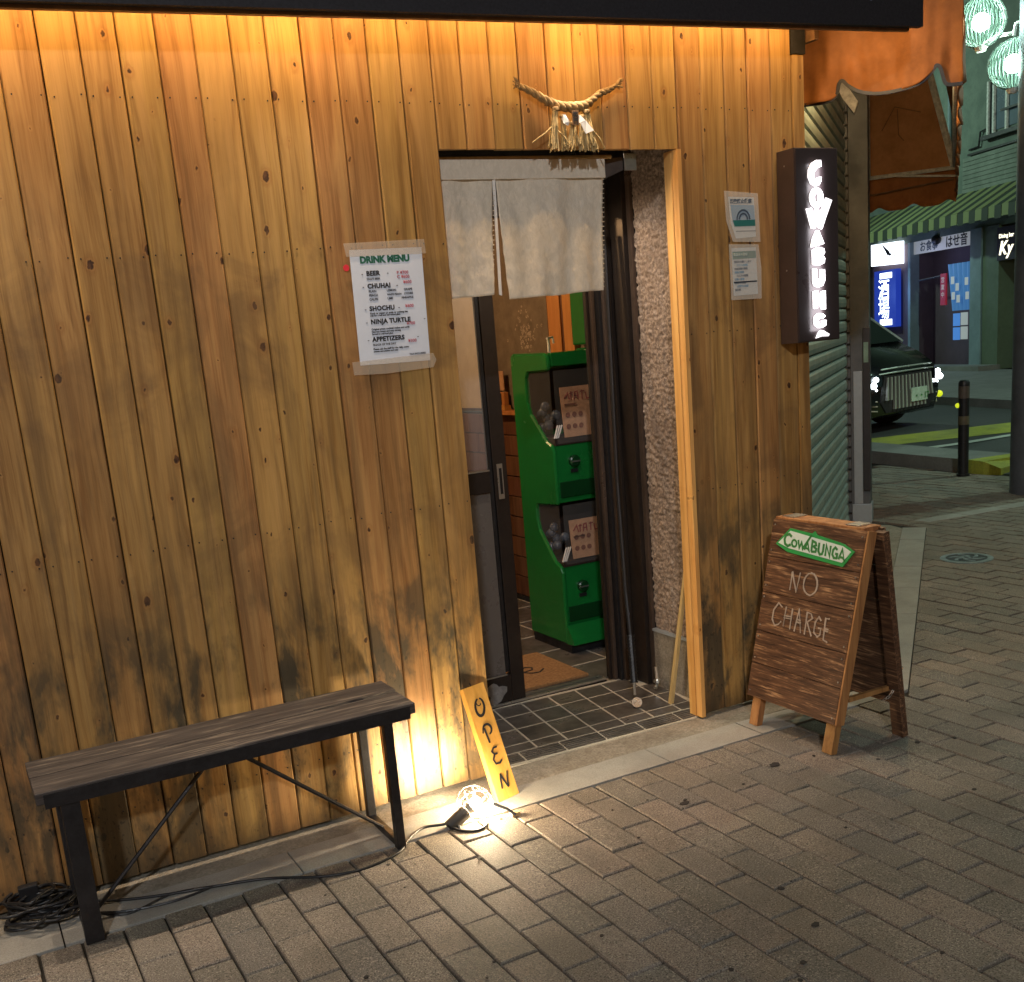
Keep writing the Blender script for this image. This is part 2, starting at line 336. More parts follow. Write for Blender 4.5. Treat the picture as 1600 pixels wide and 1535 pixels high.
# ------------------------------------------------------------------ mesh helpers (everything in world coordinates)
def tag(o, label=None, cat=None, group=None, kind=None):
    if label: o['label'] = label
    if cat: o['category'] = cat
    if group: o['group'] = group
    if kind: o['kind'] = kind
    return o
def thing(name, label, cat, loc=(0, 0, 0), group=None, kind=None):
    o = bpy.data.objects.new(name, None); COL.objects.link(o); o.location = loc; o.empty_display_size = .1
    bpy.context.view_layer.update() if False else None
    return tag(o, label, cat, group, kind)
WORLDLOC = {}
def wloc(o):
    l = V(o.location)
    while o.parent: o = o.parent; l += V(o.location)
    return l
class MB:
    def __init__(s): s.bm = bmesh.new(); s.M = Matrix()
    def frame(s, o, x, y, z): s.M = Matrix.Translation(V(o)) @ Matrix((V(x), V(y), V(z))).transposed().to_4x4(); return s
    def poly(s, pts): 
        vs = [s.bm.verts.new(s.M @ V(p)) for p in pts]; return s.bm.faces.new(vs)
    def box(s, x0, x1, y0, y1, z0, z1, bev=0):
        vs = [s.bm.verts.new(s.M @ V(p)) for p in ((x0, y0, z0), (x1, y0, z0), (x1, y1, z0), (x0, y1, z0), (x0, y0, z1), (x1, y0, z1), (x1, y1, z1), (x0, y1, z1))]
        fs = [s.bm.faces.new([vs[i] for i in f]) for f in ((0, 3, 2, 1), (4, 5, 6, 7), (0, 1, 5, 4), (1, 2, 6, 5), (2, 3, 7, 6), (3, 0, 4, 7))]
        if bev: bmesh.ops.bevel(s.bm, geom=list({e for f in fs for e in f.edges}), offset=bev, segments=2, affect='EDGES', profile=.6)
        return s
    def hexa(s, b, t):                      # 4 bottom + 4 top points
        vs = [s.bm.verts.new(s.M @ V(p)) for p in list(b) + list(t)]
        for f in ((0, 3, 2, 1), (4, 5, 6, 7), (0, 1, 5, 4), (1, 2, 6, 5), (2, 3, 7, 6), (3, 0, 4, 7)): s.bm.faces.new([vs[i] for i in f])
        return s
    def prism(s, pts, d):                   # planar outline (3d pts) swept by vector d
        a = [s.bm.verts.new(s.M @ V(p)) for p in pts]; b = [s.bm.verts.new(s.M @ (V(p) + V(d))) for p in pts]
        n = len(a); fs = []
        fs.append(s.bm.faces.new(a)); fs.append(s.bm.faces.new(b[::-1]))
        for i in range(n): s.bm.faces.new((a[i], b[i], b[(i + 1) % n], a[(i + 1) % n]))
        s.bm.normal_update(); bmesh.ops.triangulate(s.bm, faces=fs, ngon_method='EAR_CLIP'); return s
    def tube(s, path, r, n=8, closed=False, caps=True):
        path = [V(p) for p in path]; rings = []; N = len(path)
        up = V((0, 0, 1)); prev = None
        for i, p in enumerate(path):
            a = path[(i - 1) % N] if (i > 0 or closed) else path[i]; c = path[(i + 1) % N] if (i < N - 1 or closed) else path[i]
            t = (c - a).normalized()
            if prev is None:
                u = t.cross(up)
                if u.length < 1e-3: u = t.cross(V((1, 0, 0)))
            else: u = prev - t * prev.dot(t)
            u.normalize(); prev = u; v = t.cross(u)
            rr = r[i] if isinstance(r, (list, tuple)) else r
            rings.append([s.bm.verts.new(s.M @ (p + (u * math.cos(k * 2 * math.pi / n) + v * math.sin(k * 2 * math.pi / n)) * rr)) for k in range(n)])
        for i in range(N if closed else N - 1):
            A, C = rings[i], rings[(i + 1) % N]
            for k in range(n): s.bm.faces.new((A[k], A[(k + 1) % n], C[(k + 1) % n], C[k]))
        if caps and not closed: s.bm.faces.new(rings[0][::-1]); s.bm.faces.new(rings[-1])
        return s
    def lathe(s, c, prof, n=24, axis=(0, 0, 1)):
        q = V((0, 0, 1)).rotation_difference(V(axis)); rings = []
        for r, h in prof:
            rings.append([s.bm.verts.new(s.M @ (V(c) + q @ V((max(r, 1e-4) * math.cos(k * 2 * math.pi / n), max(r, 1e-4) * math.sin(k * 2 * math.pi / n), h)))) for k in range(n)])
        for A, C in zip(rings, rings[1:]):
            for k in range(n): s.bm.faces.new((A[k], A[(k + 1) % n], C[(k + 1) % n], C[k]))
        s.bm.faces.new(rings[0][::-1]); s.bm.faces.new(rings[-1]); return s
    def sphere(s, c, r, seg=16):
        bmesh.ops.create_uvsphere(s.bm, u_segments=seg, v_segments=max(6, seg // 2), radius=r, matrix=s.M @ Matrix.Translation(V(c))); return s
    def stroke(s, pts, wd, th, closed=False):  # flat ribbon in the local xy plane, thickness along z
        n = len(pts); P = [V((p[0], p[1])) for p in pts]; L = []; Rr = []
        for i in range(n):
            a = P[i - 1] if (i > 0 or closed) else None; c = P[(i + 1) % n] if (i < n - 1 or closed) else None
            d1 = (P[i] - a).normalized() if a is not None else None; d2 = (c - P[i]).normalized() if c is not None else None
            d = (d1 + d2) if d1 is not None and d2 is not None else (d1 or d2)
            if d.length < 1e-4: d = d2
            d = d.normalized(); nn = V((-d.y, d.x)); k = 1.0
            if d1 is not None and d2 is not None: k = 1 / max(.5, abs(nn.dot(V((-d1.y, d1.x)))))
            ww = (wd[i] if isinstance(wd, (list, tuple)) else wd) / 2
            L.append(P[i] + nn * ww * k); Rr.append(P[i] - nn * ww * k)
        tl = [s.bm.verts.new(s.M @ V((p.x, p.y, th))) for p in L]; tr = [s.bm.verts.new(s.M @ V((p.x, p.y, th))) for p in Rr]
        bl = [s.bm.verts.new(s.M @ V((p.x, p.y, 0))) for p in L]; br = [s.bm.verts.new(s.M @ V((p.x, p.y, 0))) for p in Rr]
        for i in range(n if closed else n - 1):
            j = (i + 1) % n
            for q in ((tl[i], tr[i], tr[j], tl[j]), (bl[i], tl[i], tl[j], bl[j]), (tr[i], br[i], br[j], tr[j])): s.bm.faces.new(q)
        return s
    def build(s, name, mat, parent=None, origin=None, smooth=False, label=None, weld=False):
        if weld: bmesh.ops.remove_doubles(s.bm, verts=s.bm.verts, dist=1e-5)
        bmesh.ops.recalc_face_normals(s.bm, faces=s.bm.faces)
        me = bpy.data.meshes.new(name); s.bm.to_mesh(me); s.bm.free()
        me.materials.append(mat)
        if smooth:
            me.shade_smooth()
            if smooth == 'auto': me.set_sharp_from_angle(angle=math.radians(38))
        o = bpy.data.objects.new(name, me); COL.objects.link(o)
        vs = [v.co for v in me.vertices]
        if origin is None:
            xs = [v.x for v in vs]; ys = [v.y for v in vs]; zs = [v.z for v in vs]
            origin = ((min(xs) + max(xs)) / 2, (min(ys) + max(ys)) / 2, min(zs))
        origin = V(origin); me.transform(Matrix.Translation(-origin))
        if parent: o.parent = parent; o.location = origin - wloc(parent)
        else: o.location = origin
        if label: o['label'] = label
        return o
def inst(o, name, loc, parent=None, rz=0, data=None):
    c = bpy.data.objects.new(name, data or o.data); COL.objects.link(c)
    if parent: c.parent = parent; c.location = V(loc) - wloc(parent)
    else: c.location = loc
    c.rotation_euler.z = rz; return c
DEPS = []
def text_mesh(body, size, offset=0, extrude=.0004, align='LEFT', space=1.0, shear=0):
    c = bpy.data.curves.new('lettering', 'FONT'); c.body = body; c.size = size; c.offset = offset; c.extrude = extrude
    c.align_x = align; c.space_character = space; c.shear = shear; c.resolution_u = 3
    o = bpy.data.objects.new('lettering', c); COL.objects.link(o)
    d = bpy.context.evaluated_depsgraph_get(); me = bpy.data.meshes.new_from_object(o.evaluated_get(d))
    bpy.data.objects.remove(o); bpy.data.curves.remove(c); return me
def text(name, body, size, o, x, y, mat, parent=None, **k):
    me = text_mesh(body, size, **k); x = V(x).normalized(); y = V(y).normalized(); z = x.cross(y)
    mb = MB(); mb.bm.from_mesh(me); bpy.data.meshes.remove(me)
    M = Matrix.Translation(V(o)) @ Matrix((x, y, z)).transposed().to_4x4(); mb.bm.transform(M)
    return mb.build(name, mat, parent)

D = V((.7667, .642, 0)).normalized(); N = V((D.y, -D.x, 0)); P0 = V((5.95, 2.6, 0))    # chamfered corner wall: along, outward, origin
def aw(s, o, z): return P0 + D * s + N * o + V((0, 0, z))

# ================================================================== SETTING: ground
TC = V((3.344, -.284, 0))                                             # outer corner of the kerb-stone strip
mb = MB(); mb.poly([(-60, -60, -.06), (90, -60, -.06), (90, 90, -.06), (-60, 90, -.06)])
tag(mb.build('ground', M_asph, origin=(0, 0, -.06)), kind='structure')
# sheet of bedding sand below the pavers
mb = MB(); mb.poly([(-3, -5, -.012), (9.2, -5, -.012), (8.6, 3.3, -.012), (8.75, 5.0, -.012), (9.1, 6.9, -.012), (5, 6, -.012), (2.6, .1, -.012), (-3, .1, -.012)])
pave = tag(mb.build('pavement', M_joint, origin=(0, 0, -.012)), kind='structure')

def paver_mesh(name, sx, sy, seed, h=.03):
    mb = MB(); r = random.Random(seed)
    x, y = sx / 2, sy / 2; c = .0035
    lv = ((-x, -y, -h), (x, -y, -h), (x, y, -h), (-x, y, -h)); j = lambda: r.uniform(-.0016, .0016)
    mid = [(a + (c * .2 if a < 0 else -c * .2) + j(), b + (c * .2 if b < 0 else -c * .2) + j(), -.004) for a, b, _ in lv]
    top = [(a + (c if a < 0 else -c), b + (c if b < 0 else -c), r.uniform(-.0012, .0012)) for a, b, _ in mid]
    A = [mb.bm.verts.new(p) for p in lv]; Bv = [mb.bm.verts.new(p) for p in mid]; Cv = [mb.bm.verts.new(p) for p in top]
    for P, Q in ((A, Bv), (Bv, Cv)):
        for i in range(4): mb.bm.faces.new((P[i], P[(i + 1) % 4], Q[(i + 1) % 4], Q[i]))
    mb.bm.faces.new(Cv); bmesh.ops.recalc_face_normals(mb.bm, faces=mb.bm.faces)
    me = bpy.data.meshes.new(name); mb.bm.to_mesh(me); mb.bm.free(); me.materials.append(M_paver); return me
PW, PL = .1125, .2245
pvar = [paver_mesh('paver', PW - .0045, PL - .0045, 100 + i) for i in range(9)]
def project(p):
    q = Rw @ (V(p) - CAM)
    if q.z < .1: return None
    return (q.x / q.z * 1689.55 + 763.81, q.y / q.z * 1689.55 + 933.65, q.z)
def edge_ok(cx, cy, hx, hy):                                          # inside the pavers' area?
    if cy + hy > -.286 and (V((cx - hx, cy + hy, 0)) - TC).dot(N) < .004: return False
    return True
cand = []
for k in range(-34, 66):
    x0 = 1.594 + PW * k
    for m in range(-24, 34):
        y1 = (-.518 if k % 2 == 0 else -.6302) - PL * m * -1
        cx, cy = x0 + PW / 2, y1 - PL / 2
        y_hi, y_lo = y1, y1 - PL
        # clip against the kerb-stone line
        cut = False; poly = None
        if x0 + PW > TC.x + .01 and cx < 6.12:
            gp = .003; rc = [(x0 + gp, y_lo + gp), (x0 + PW - gp, y_lo + gp), (x0 + PW - gp, y_hi - gp), (x0 + gp, y_hi - gp)]
            side_ = lambda p: (V((p[0], p[1], 0)) - TC).dot(N) - .005
            sd = [side_(p) for p in rc]
            if max(sd) <= 0: continue
            if min(sd) < 0:
                out = []
                for i in range(4):
                    a, b = rc[i], rc[(i + 1) % 4]; da, db = sd[i], sd[(i + 1) % 4]
                    if da > 0: out.append(a)
                    if (da > 0) != (db > 0): t_ = da / (da - db); out.append((a[0] + (b[0] - a[0]) * t_, a[1] + (b[1] - a[1]) * t_))
                poly = out
                if len(poly) < 3: continue
        elif cx < TC.x + .12:
            lim = -.288
            if y_lo > lim - .02: continue
            cut = y_hi > lim
            if cut: y_hi = lim
        # the kerb at the crossing
        if cx > 8.30 + max(0, cy - 3.2) * .13: continue
        cy = (y_hi + y_lo) / 2; hy = (y_hi - y_lo) / 2
        q = project((cx, cy, 0))
        if cy > 4.6 or cx < -1.9: continue
        ar = 1e-9 if q is None else PW * 2 * hy / q[2] ** 2 * (1.5 / q[2]) * (1 if (-20 < q[0] < 1620 and q[1] < 1550) else .001)
        cand.append((ar, cx, cy, hy, cut, poly))
cand.sort(key=lambda t: -t[0])
field = MB()
for i, (ar, cx, cy, hy, cut, poly) in enumerate(cand):
    dz = random.uniform(-.0024, .0022)
    if poly:
        if i < 298:
            mb = MB(); mb.prism([(x, y, dz) for x, y in poly], (0, 0, -.028)); mb.build('paver', M_paver, pave)
        else: field.prism([(x, y, dz) for x, y in poly], (0, 0, -.028))
        continue
    if i < 298:
        if cut: me = paver_mesh('paver', PW - .006, 2 * hy - .005, 900 + i)
        else: me = random.choice(pvar)
        o = inst(None, 'paver', (cx, cy, dz), pave, data=me)
        o.rotation_euler = (random.uniform(-.004, .004), random.uniform(-.006, .006), random.uniform(-.005, .005))
    else:
        x, y, c = (PW - .007) / 2, hy - .0035, .003; cxx = cx + random.uniform(-.001, .001)
        field.hexa([(cxx - x, cy - y, -.02), (cxx + x, cy - y, -.02), (cxx + x, cy + y, -.02), (cxx - x, cy + y, -.02)],
                   [(cxx - x + c, cy - y + c, dz), (cxx + x - c, cy - y + c, dz), (cxx + x - c, cy + y - c, dz + random.uniform(-.001, .001)), (cxx - x + c, cy + y - c, dz)])
fo = field.build('paver', M_paver, pave); fo['kind'] = 'stuff'

# pale kerb-stone strip along the facade and along the chamfer
strip = tag(thing('kerb_stones', None, None, (1.5, -.2, 0)), kind='structure')
xs = [-2.0, -1.288, -.6, .088, .776, 1.464, 2.15, 2.578]
for a, b in zip(xs, xs[1:]):
    y1 = -.115 if a < 1.4 else -.128
    MB().box(a + .002, b - .002, -.284, y1, -.04, random.uniform(-.001, .001), .002).build('stone', M_slab, strip)
k = TC - N * 0  # corner stone
inner = V((3.29, -.12, 0))
MB().prism([(2.58, -.284, 0), (TC.x - .002, TC.y, 0), (TC.x - .002 - N.x * .16, TC.y - N.y * .16 + 0, 0), (2.58, -.13, 0)], (0, 0, -.04)).build('stone', M_slab, strip)
ss = [0]
def on_strip(x): return (x - TC.x) / D.x
ss += [on_strip(x) for x in (3.836, 4.272, 4.705, 5.132, 5.545, 5.774, 6.11)]
for a, b in zip(ss, ss[1:]):
    MB().frame(TC, D, N, (0, 0, 1)).box(a + .003, b - .003, -.155, 0, -.04, random.uniform(-.001, .001), .002).build('stone', M_slab, strip)
for a, b in zip((6.25, 6.63, 7.01), (6.62, 7.0, 7.4)):                # light band crossing the pavement further on
    p = V((a, 2.20 - (a - 6.25) * .12, 0)); q = V((b, 2.20 - (b - 6.25) * .12, 0)); n = V((0, .07, 0))
    MB().hexa([p - n + V((0, 0, -.03)), q - n + V((0, 0, -.03)), q + n + V((0, 0, -.03)), p + n + V((0, 0, -.03))], [p - n + V((0, 0, .004)), q - n + V((0, 0, .004)), q + n + V((0, 0, .004)), p + n + V((0, 0, .004))]).build('stone', M_slab, strip)
# rough concrete between kerb stones and building
mb = MB(); mb.prism([(-2, -.112, -.004), (1.46, -.112, -.004), (1.47, -.126, -.004), (2.6, -.126, -.004), (3.29, -.130, -.004), (3.30, -.115, -.004), (6.0, 2.145, -.004), (6.05, 2.3, -.004), (5.8, 2.8, -.004), (3.0, .3, -.004), (2.64, .5, -.004), (2.55, .8, -.004), (1.0, .8, -.004), (-2, .3, -.004)], (0, 0, -.05))
tag(mb.build('concrete_apron', M_screed, origin=(1, 0, -.05)), kind='structure')
# entrance tiles
ent = tag(thing('entrance_floor', None, None, (2.1, .3, 0)), kind='structure')
O, U, W_ = V((2.114, .137, 0)), V((.1325, -.0055, 0)), V((.0213, .1467, 0))
mb = MB(); mb.prism([tuple(O + U * a + W_ * b + V((0, 0, .0006))) for a, b in ((-4.5, -.76), (3.05, -.72), (3.7, -.2), (3.9, 1), (3.6, 3.55), (-5, 3.6), (-5, 0))], (0, 0, -.02)); mb.build('grout', M_grout, ent)
def tile(a0, a1, b0, b1, name='tile', ribs=0, offx=0):
    g = .036
    c = [O + U * (a + ga) + W_ * (b + gb) for a, b, ga, gb in ((a0, b0, g, g), (a1, b0, -g, g), (a1, b1, -g, -g), (a0, b1, g, -g))]
    dz = random.uniform(.0012, .0026); mb = MB()
    if ribs:
        for r in range(ribs):
            t0, t1 = r / ribs + .03, (r + .62) / ribs + .03
            q = [c[0].lerp(c[3], t0), c[1].lerp(c[2], t0), c[1].lerp(c[2], t1), c[0].lerp(c[3], t1)]
            mb.hexa([p + V((0, 0, -.004)) for p in q], [p + V((0, 0, dz + .003)) for p in q])
        mb.hexa([p + V((0, 0, -.009)) for p in c], [p + V((0, 0, dz - .001)) for p in c])
    else: mb.hexa([p + V((0, 0, -.008)) for p in c], [p + V((0, 0, dz)) for p in c])
    return mb.build(name, M_tile, ent)
rows = [(0, .51), (.51, 1.55), (1.55, 2.54), (2.54, 3.42)]
for i, (b0, b1) in enumerate(rows):
    for a in range(-5, 4):
        if i == 3 and a > 2: continue
        a1 = a + 1 if not (i < 3 and a == 3) else 3.6
        tile(a, a1, b0, b1)
for i in range(-3, 4):
    a0 = -1.0 + i * 1.31 - .33; tile(a0, a0 + 1.31 if i < 3 else a0 + .9, -.68, -.02, 'ribbed_tile', 5)
# road paint, kerb of the crossing, far pavement
def sheet(name, pts, z, mat, label=None):
    mb = MB(); mb.poly([(x, y, z) for x, y in pts]); return tag(mb.build(name, mat), kind='structure')
sheet('road', [(8.3, -3), (40, -10), (40, 30), (9, 24), (8.6, 7), (8.75, 5), (8.45, 3.3)], -.004, M_asph)
sheet('yellow_line', [(9.45, 5.85), (10.1, 6.5), (14, 5.45), (13.2, 4.8), (11.25, 5.25)], .001, M_ytile)
sheet('white_line', [(9.14, 5.16), (9.2, 5.30), (10.1, 5.14), (10.9, 5.12), (13, 5.0), (13, 4.87), (10.87, 4.99), (10.07, 5.0)], .005, M_wline)
kp = [V((8.70, 5.6, 0)), V((8.60, 4.92, 0)), V((8.46, 4.02, 0)), V((8.40, 3.55, 0)), V((8.39, 3.38, 0)), V((8.42, 3.22, 0))]
mb = MB(); kerb = tag(thing('crossing_kerb', None, None, (8.5, 4.2, 0)), kind='structure')
hs = [.115, .115, .115, .115, .108, .05]
for i in range(5):
    a, b = kp[i], kp[i + 1]; d = (b - a).normalized(); n = V((-d.y, d.x, 0)) * .55
    if n.x < 0: n = -n
    m = MB(); m.hexa([a + V((0, 0, -.05)), a + n + V((0, 0, -.05)), b + n + V((0, 0, -.05)), b + V((0, 0, -.05))], [a + V((0, 0, hs[i])), a + n * .93 + V((0, 0, hs[i])), b + n * .93 + V((0, 0, hs[i + 1])), b + V((0, 0, hs[i + 1]))])
    m.build('kerb_block', M_kerb if i < 3 else M_ytile, kerb, label='yellow painted kerb end' if i >= 3 else None)
bd = V((-.29, -.957, 0)).normalized(); bn = V((bd.y, -bd.x, 0)); B0 = V((20.68, 14.29, 0))     # far building: along (to the right), outward
if bn.dot(CAM - B0) < 0: bn = -bn
def bp(s, o, z): return B0 + bd * s + bn * o + V((0, 0, z))
mb = MB(); mb.prism([bp(-9, 0, -.05), bp(9, 0, -.05), bp(9, 4.6, -.05), bp(-9, 4.6, -.05)], (0, 0, .17)); tag(mb.build('far_pavement', M_kerb), kind='structure')

# manhole cover
mh = thing('manhole_cover', 'round patterned iron manhole cover set in the pavers', 'manhole', (5.455, 1.16, 0))
MB().lathe((5.455, 1.16, 0), [(.15, -.02), (.15, .004), (.118, .005), (.118, -.002)], 36).build('rim', M_mh, mh)
MB().lathe((5.455, 1.16, 0), [(.116, -.02), (.116, .0025)], 36).build('lid', M_mhd, mh)
mb = MB().frame((5.455, 1.16, .002), (1, 0, 0), (0, 1, 0), (0, 0, 1))
for k in range(6):
    a = k * math.pi / 3 + .3
    mb.stroke([(math.cos(a + t * .9) * (.03 + .07 * t), math.sin(a + t * .9) * (.03 + .07 * t)) for t in (0, .25, .5, .75, 1)], .018, .004)
mb.stroke([(math.cos(k * .628) * .022, math.sin(k * .628) * .022) for k in range(10)], .012, .004, closed=True)
mb.build('pattern', M_mh, mh)

gum = MB(); rg = random.Random(21)
for k in range(46):
    x, y = rg.uniform(.2, 3.4), rg.uniform(-2.3, -.32); r = rg.uniform(.003, .009)
    gum.prism([(x + math.cos(a * .785) * r * rg.uniform(.7, 1.3), y + math.sin(a * .785) * r * rg.uniform(.7, 1.2), .0032) for a in range(8)], (0, 0, -.002))
for x, y, r in ((1.97, -.603, .017), (1.777, -1.393, .012), (2.404, -.543, .02), (1.985, -.585, .008)): gum.prism([(x + math.cos(a * .6) * r * rg.uniform(.7, 1.3), y + math.sin(a * .6) * r * .7 * rg.uniform(.7, 1.3), .0036) for a in range(10)], (0, 0, -.002))
gm_ = gum.build('gum_spots', flat('old_gum', (.035, .028, .024), .9)); tag(gm_, kind='stuff', label='dark gum spots and specks scattered over the pavers')
# ================================================================== FACADE
fac = thing('wooden_facade', 'pine plank shop front with a doorway cut in it', 'facade', (1.2, 0, 0))
def plank(x0, x1, z0, z1, th=.019, name='plank', mat=M_pine, warp=True):
    mb = MB(); c = .004; x0 += .0016; x1 -= .0016
    a = random.uniform(-.002, .0015) if warp else 0; b = a + random.uniform(-.0016, .0016); l = random.uniform(-.0012, .0012) if warp else 0
    prof = [(x0, a + c * 1.2), (x0 + c, a), (x1 - c, b), (x1, b + c * 1.2), (x1, b + th), (x0, b + th)]
    lo = [V((x, y, z0 + random.uniform(0, .003))) for x, y in prof]; hi = [V((x + l, y, z1)) for x, y in prof]
    A = [mb.bm.verts.new(p) for p in lo]; C = [mb.bm.verts.new(p) for p in hi]
    mb.bm.faces.new(A); mb.bm.faces.new(C)
    for i in range(6): mb.bm.faces.new((A[i], A[(i + 1) % 6], C[(i + 1) % 6], C[i]))
    return mb.build(name, mat, fac)
E1 = [-1.332 + .1045 * i for i in range(0, 16)] + [.343, .450, .553, .654, .758, .863, .968, 1.0725, 1.177, 1.281, 1.385, 1.489, 1.593]
E1 = [x for x in E1 if x < .3] + [.343, .450, .553, .654, .758, .863, .968, 1.0725, 1.177, 1.281, 1.385, 1.489, 1.593]
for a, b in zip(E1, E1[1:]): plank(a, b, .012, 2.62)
E2 = [1.593, 1.695, 1.798, 1.904, 2.009, 2.115, 2.218, 2.323, 2.429, 2.531]
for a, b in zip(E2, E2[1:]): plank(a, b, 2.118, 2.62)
E3 = [2.531, 2.637, 2.744, 2.849, 2.956, 3.058]
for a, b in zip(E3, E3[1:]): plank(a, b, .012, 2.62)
MB().box(2.512, 2.530, -.012, .020, .004, 2.117).build('door_jamb', M_jamb, fac)
MB().box(2.509, 2.533, .022, .062, .004, 2.117).build('door_jamb', M_jamb, fac)
MB().box(1.565, 1.590, .021, .06, .012, 2.117).build('door_jamb', M_jamb, fac)
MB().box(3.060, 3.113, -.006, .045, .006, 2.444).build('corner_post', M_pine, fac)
for x0, x1, z0, z1 in ((-1.4, 1.560, .03, 2.75), (1.56, 2.535, 2.14, 2.75), (2.536, 3.055, .03, 2.75)):
    MB().box(x0, x1, .0215, .034, z0, z1).build('backing_board', M_dark, fac)
nails = MB()
def nail_row(z, edges, jit=.004):
    for a, b in zip(edges, edges[1:]):
        for x in (a + .017, b - .017):
            zz = z + random.uniform(-jit, jit); nails.lathe((x + random.uniform(-.002, .002), -.0022, zz), [(.0024, -.001), (.0024, .0012)], 6, axis=(0, -1, 0))
for z in (.231, 1.002, 1.834, 2.254): nail_row(z, E1)
nail_row(2.254, E2); nail_row(2.254, E3); nail_row(1.48, E3); nail_row(.9, E3)
no = nails.build('nail_head', M_black, fac); no['kind'] = 'stuff'

# eave with fascia
eave = thing('roof_eave', 'dark metal fascia over the plank wall with hidden warm lights', 'eave', (1.2, -.15, 2.4))
def fz(x): return 2.417 + .0265 * x
def slab_x(name, mat, x0, x1, y0, y1, dz0, dz1, parent=eave):
    mb = MB(); mb.hexa([(x0, y0, fz(x0) + dz0), (x1, y0, fz(x1) + dz0), (x1, y1, fz(x1) + dz0), (x0, y1, fz(x0) + dz0)],
                       [(x0, y0, fz(x0) + dz1), (x1, y0, fz(x1) + dz1), (x1, y1, fz(x1) + dz1), (x0, y1, fz(x0) + dz1)]); return mb.build(name, mat, parent)
slab_x('fascia', M_fascia, -2, 3.545, -.175, -.151, .003, .62)
slab_x('fascia_lip', M_browntrim, -2, 3.50, -.150, -.132, -.006, .05)
slab_x('soffit_board', M_browntrim, -2, 3.13, -.130, -.003, .135, .155)
slab_x('end_beam', M_browntrim, 3.13, 3.5, -.130, -.04, .10, .16)
slab_x('end_beam', M_browntrim, 3.14, 3.16, -.038, .5, -.01, .06)
slab_x('roof_deck', M_dark, -2, 3.545, -.15, .6, .60, .64)
MB().box(3.062, 3.13, .0, .03, 2.45, 2.60).build('dark_end', M_dark, eave)
asp = thing('awning_spot_lamp', 'small spot lamp at the end of the eave aimed at the orange awning', 'spot lamp', (3.36, -.09, 2.52))
MB().lathe((3.36, -.09, 2.52), [(.022, 0), (.026, .03), (.02, .05)], 14).build('housing', M_black, asp)
l = light('awning_spot', 'SPOT', (3.36, -.09, 2.51), 8, (1, .66, .30), .02, (3.70, .12, 2.42), 165, 1.0); l.parent = asp; l.location = (0, 0, -.012)
for i, x in enumerate(LAMP_X):
    lamp = thing('soffit_lamp', ['warm downlight above the far left planks', 'warm downlight over the first planks at the left edge', 'warm downlight over the planks left of the menu', 'warm downlight above the straw rope', 'warm downlight above the two small notices'][i], 'downlight', (x, -.112, fz(x) + .10), 'downlights under the eave')
    MB().lathe((x, -.112, fz(x) + .085), [(.03, 0), (.034, .0), (.034, .05), (.03, .05)], 16).build('housing', M_black, lamp)
    MB().lathe((x, -.112, fz(x) + .082), [(.022, 0), (.022, .004)], 16).build('lens', M_soff, lamp)
    l = light('downlight_beam', 'SPOT', (x, -.112, fz(x) + .075), 2.6 if x < 3 else 1.2, WARM, .02, (x, -.09, 0), 165, 1.0); l.parent = lamp; l.location = V((0, 0, -.025))
    l2 = light('downlight_long_beam', 'SPOT', (x, -.112, fz(x) + .075), 86 if x < 3 else 36, (1, .87, .71), .02, (x, -2.1, 0), 122, 1.0); l2.parent = lamp; l2.location = V((0, 0, -.026))

led = thing('led_strip', 'warm light strip running along under the eave', 'light strip', (1.0, -.128, 2.44))
slab_x('strip', emis('strip_glow', (1, .58, .2), 14), -1.4, 3.05, -.130, -.122, .118, .124, led)
l = light('strip_light', 'AREA', (.9, -.118, fz(.9) + .112), 17, (1, .60, .22)); l.data.shape = 'RECTANGLE'; l.data.size = 4.3; l.data.size_y = .012
l.rotation_euler = (math.radians(22), math.radians(-1.5), 0); l.parent = led; l.location = V((.9, -.118, fz(.9) + .112)) - wloc(led)
dwl = thing('doorway_downlight', 'recessed downlight in the ceiling of the doorway behind the curtain', 'downlight', (2.1, .34, 2.22))
MB().lathe((2.1, .34, 2.21), [(.05, 0), (.055, .004), (.055, .03)], 18).build('ring', M_alu, dwl); MB().lathe((2.1, .34, 2.208), [(.04, 0), (.04, .003)], 16).build('lens', emis('doorway_lens', (1, .82, .6), 20), dwl)
l = light('doorway_light', 'SPOT', (2.1, .34, 2.20), 30, (1, .84, .66), .035, (2.12, .34, 0), 150, .6); l.parent = dwl; l.location = (0, 0, -.02)
# building mass behind the boards
bm_ = thing('building_shell', 'dark shop building body behind the plank front', 'building', (1.5, 2, 0))
MB().box(-2, 1.20, .04, .66, 0, 3.1).build('wall', M_dark, bm_)
MB().box(1.2, 2.75, .66, .76, 2.02, 3.1).build('wall', M_dark, bm_)
MB().box(1.2, 2.62, .045, .655, 2.24, 2.30).build('ceiling_board', M_dark, bm_)
MB().box(-2, 1.2, .665, .76, 0, 3.1).build('wall', M_dark, bm_)
MB().box(3.03, 3.10, .76, 4.2, 0, 1.11).build('wall', M_dark, bm_)
MB().box(3.045, 3.10, .76, 4.2, 1.12, 3.1).build('wall', M_room, bm_)
MB().box(3.030, 3.044, 2.56, 3.97, 1.14, 2.44).build('wall_panel', M_cream, bm_)
MB().box(.2, 3.03, 4.0, 4.1, 1.13, 3.1).build('wall', M_cream, bm_)
MB().box(.2, 3.03, 3.98, 4.1, 0, 1.125).build('wall', M_darkwood, bm_)
MB().box(.1, .2, .77, 4.1, 0, 3.1).build('wall', M_cream, bm_)
MB().box(.1, 3.1, .77, 4.2, 2.45, 2.5).build('ceiling_board', M_room, bm_)
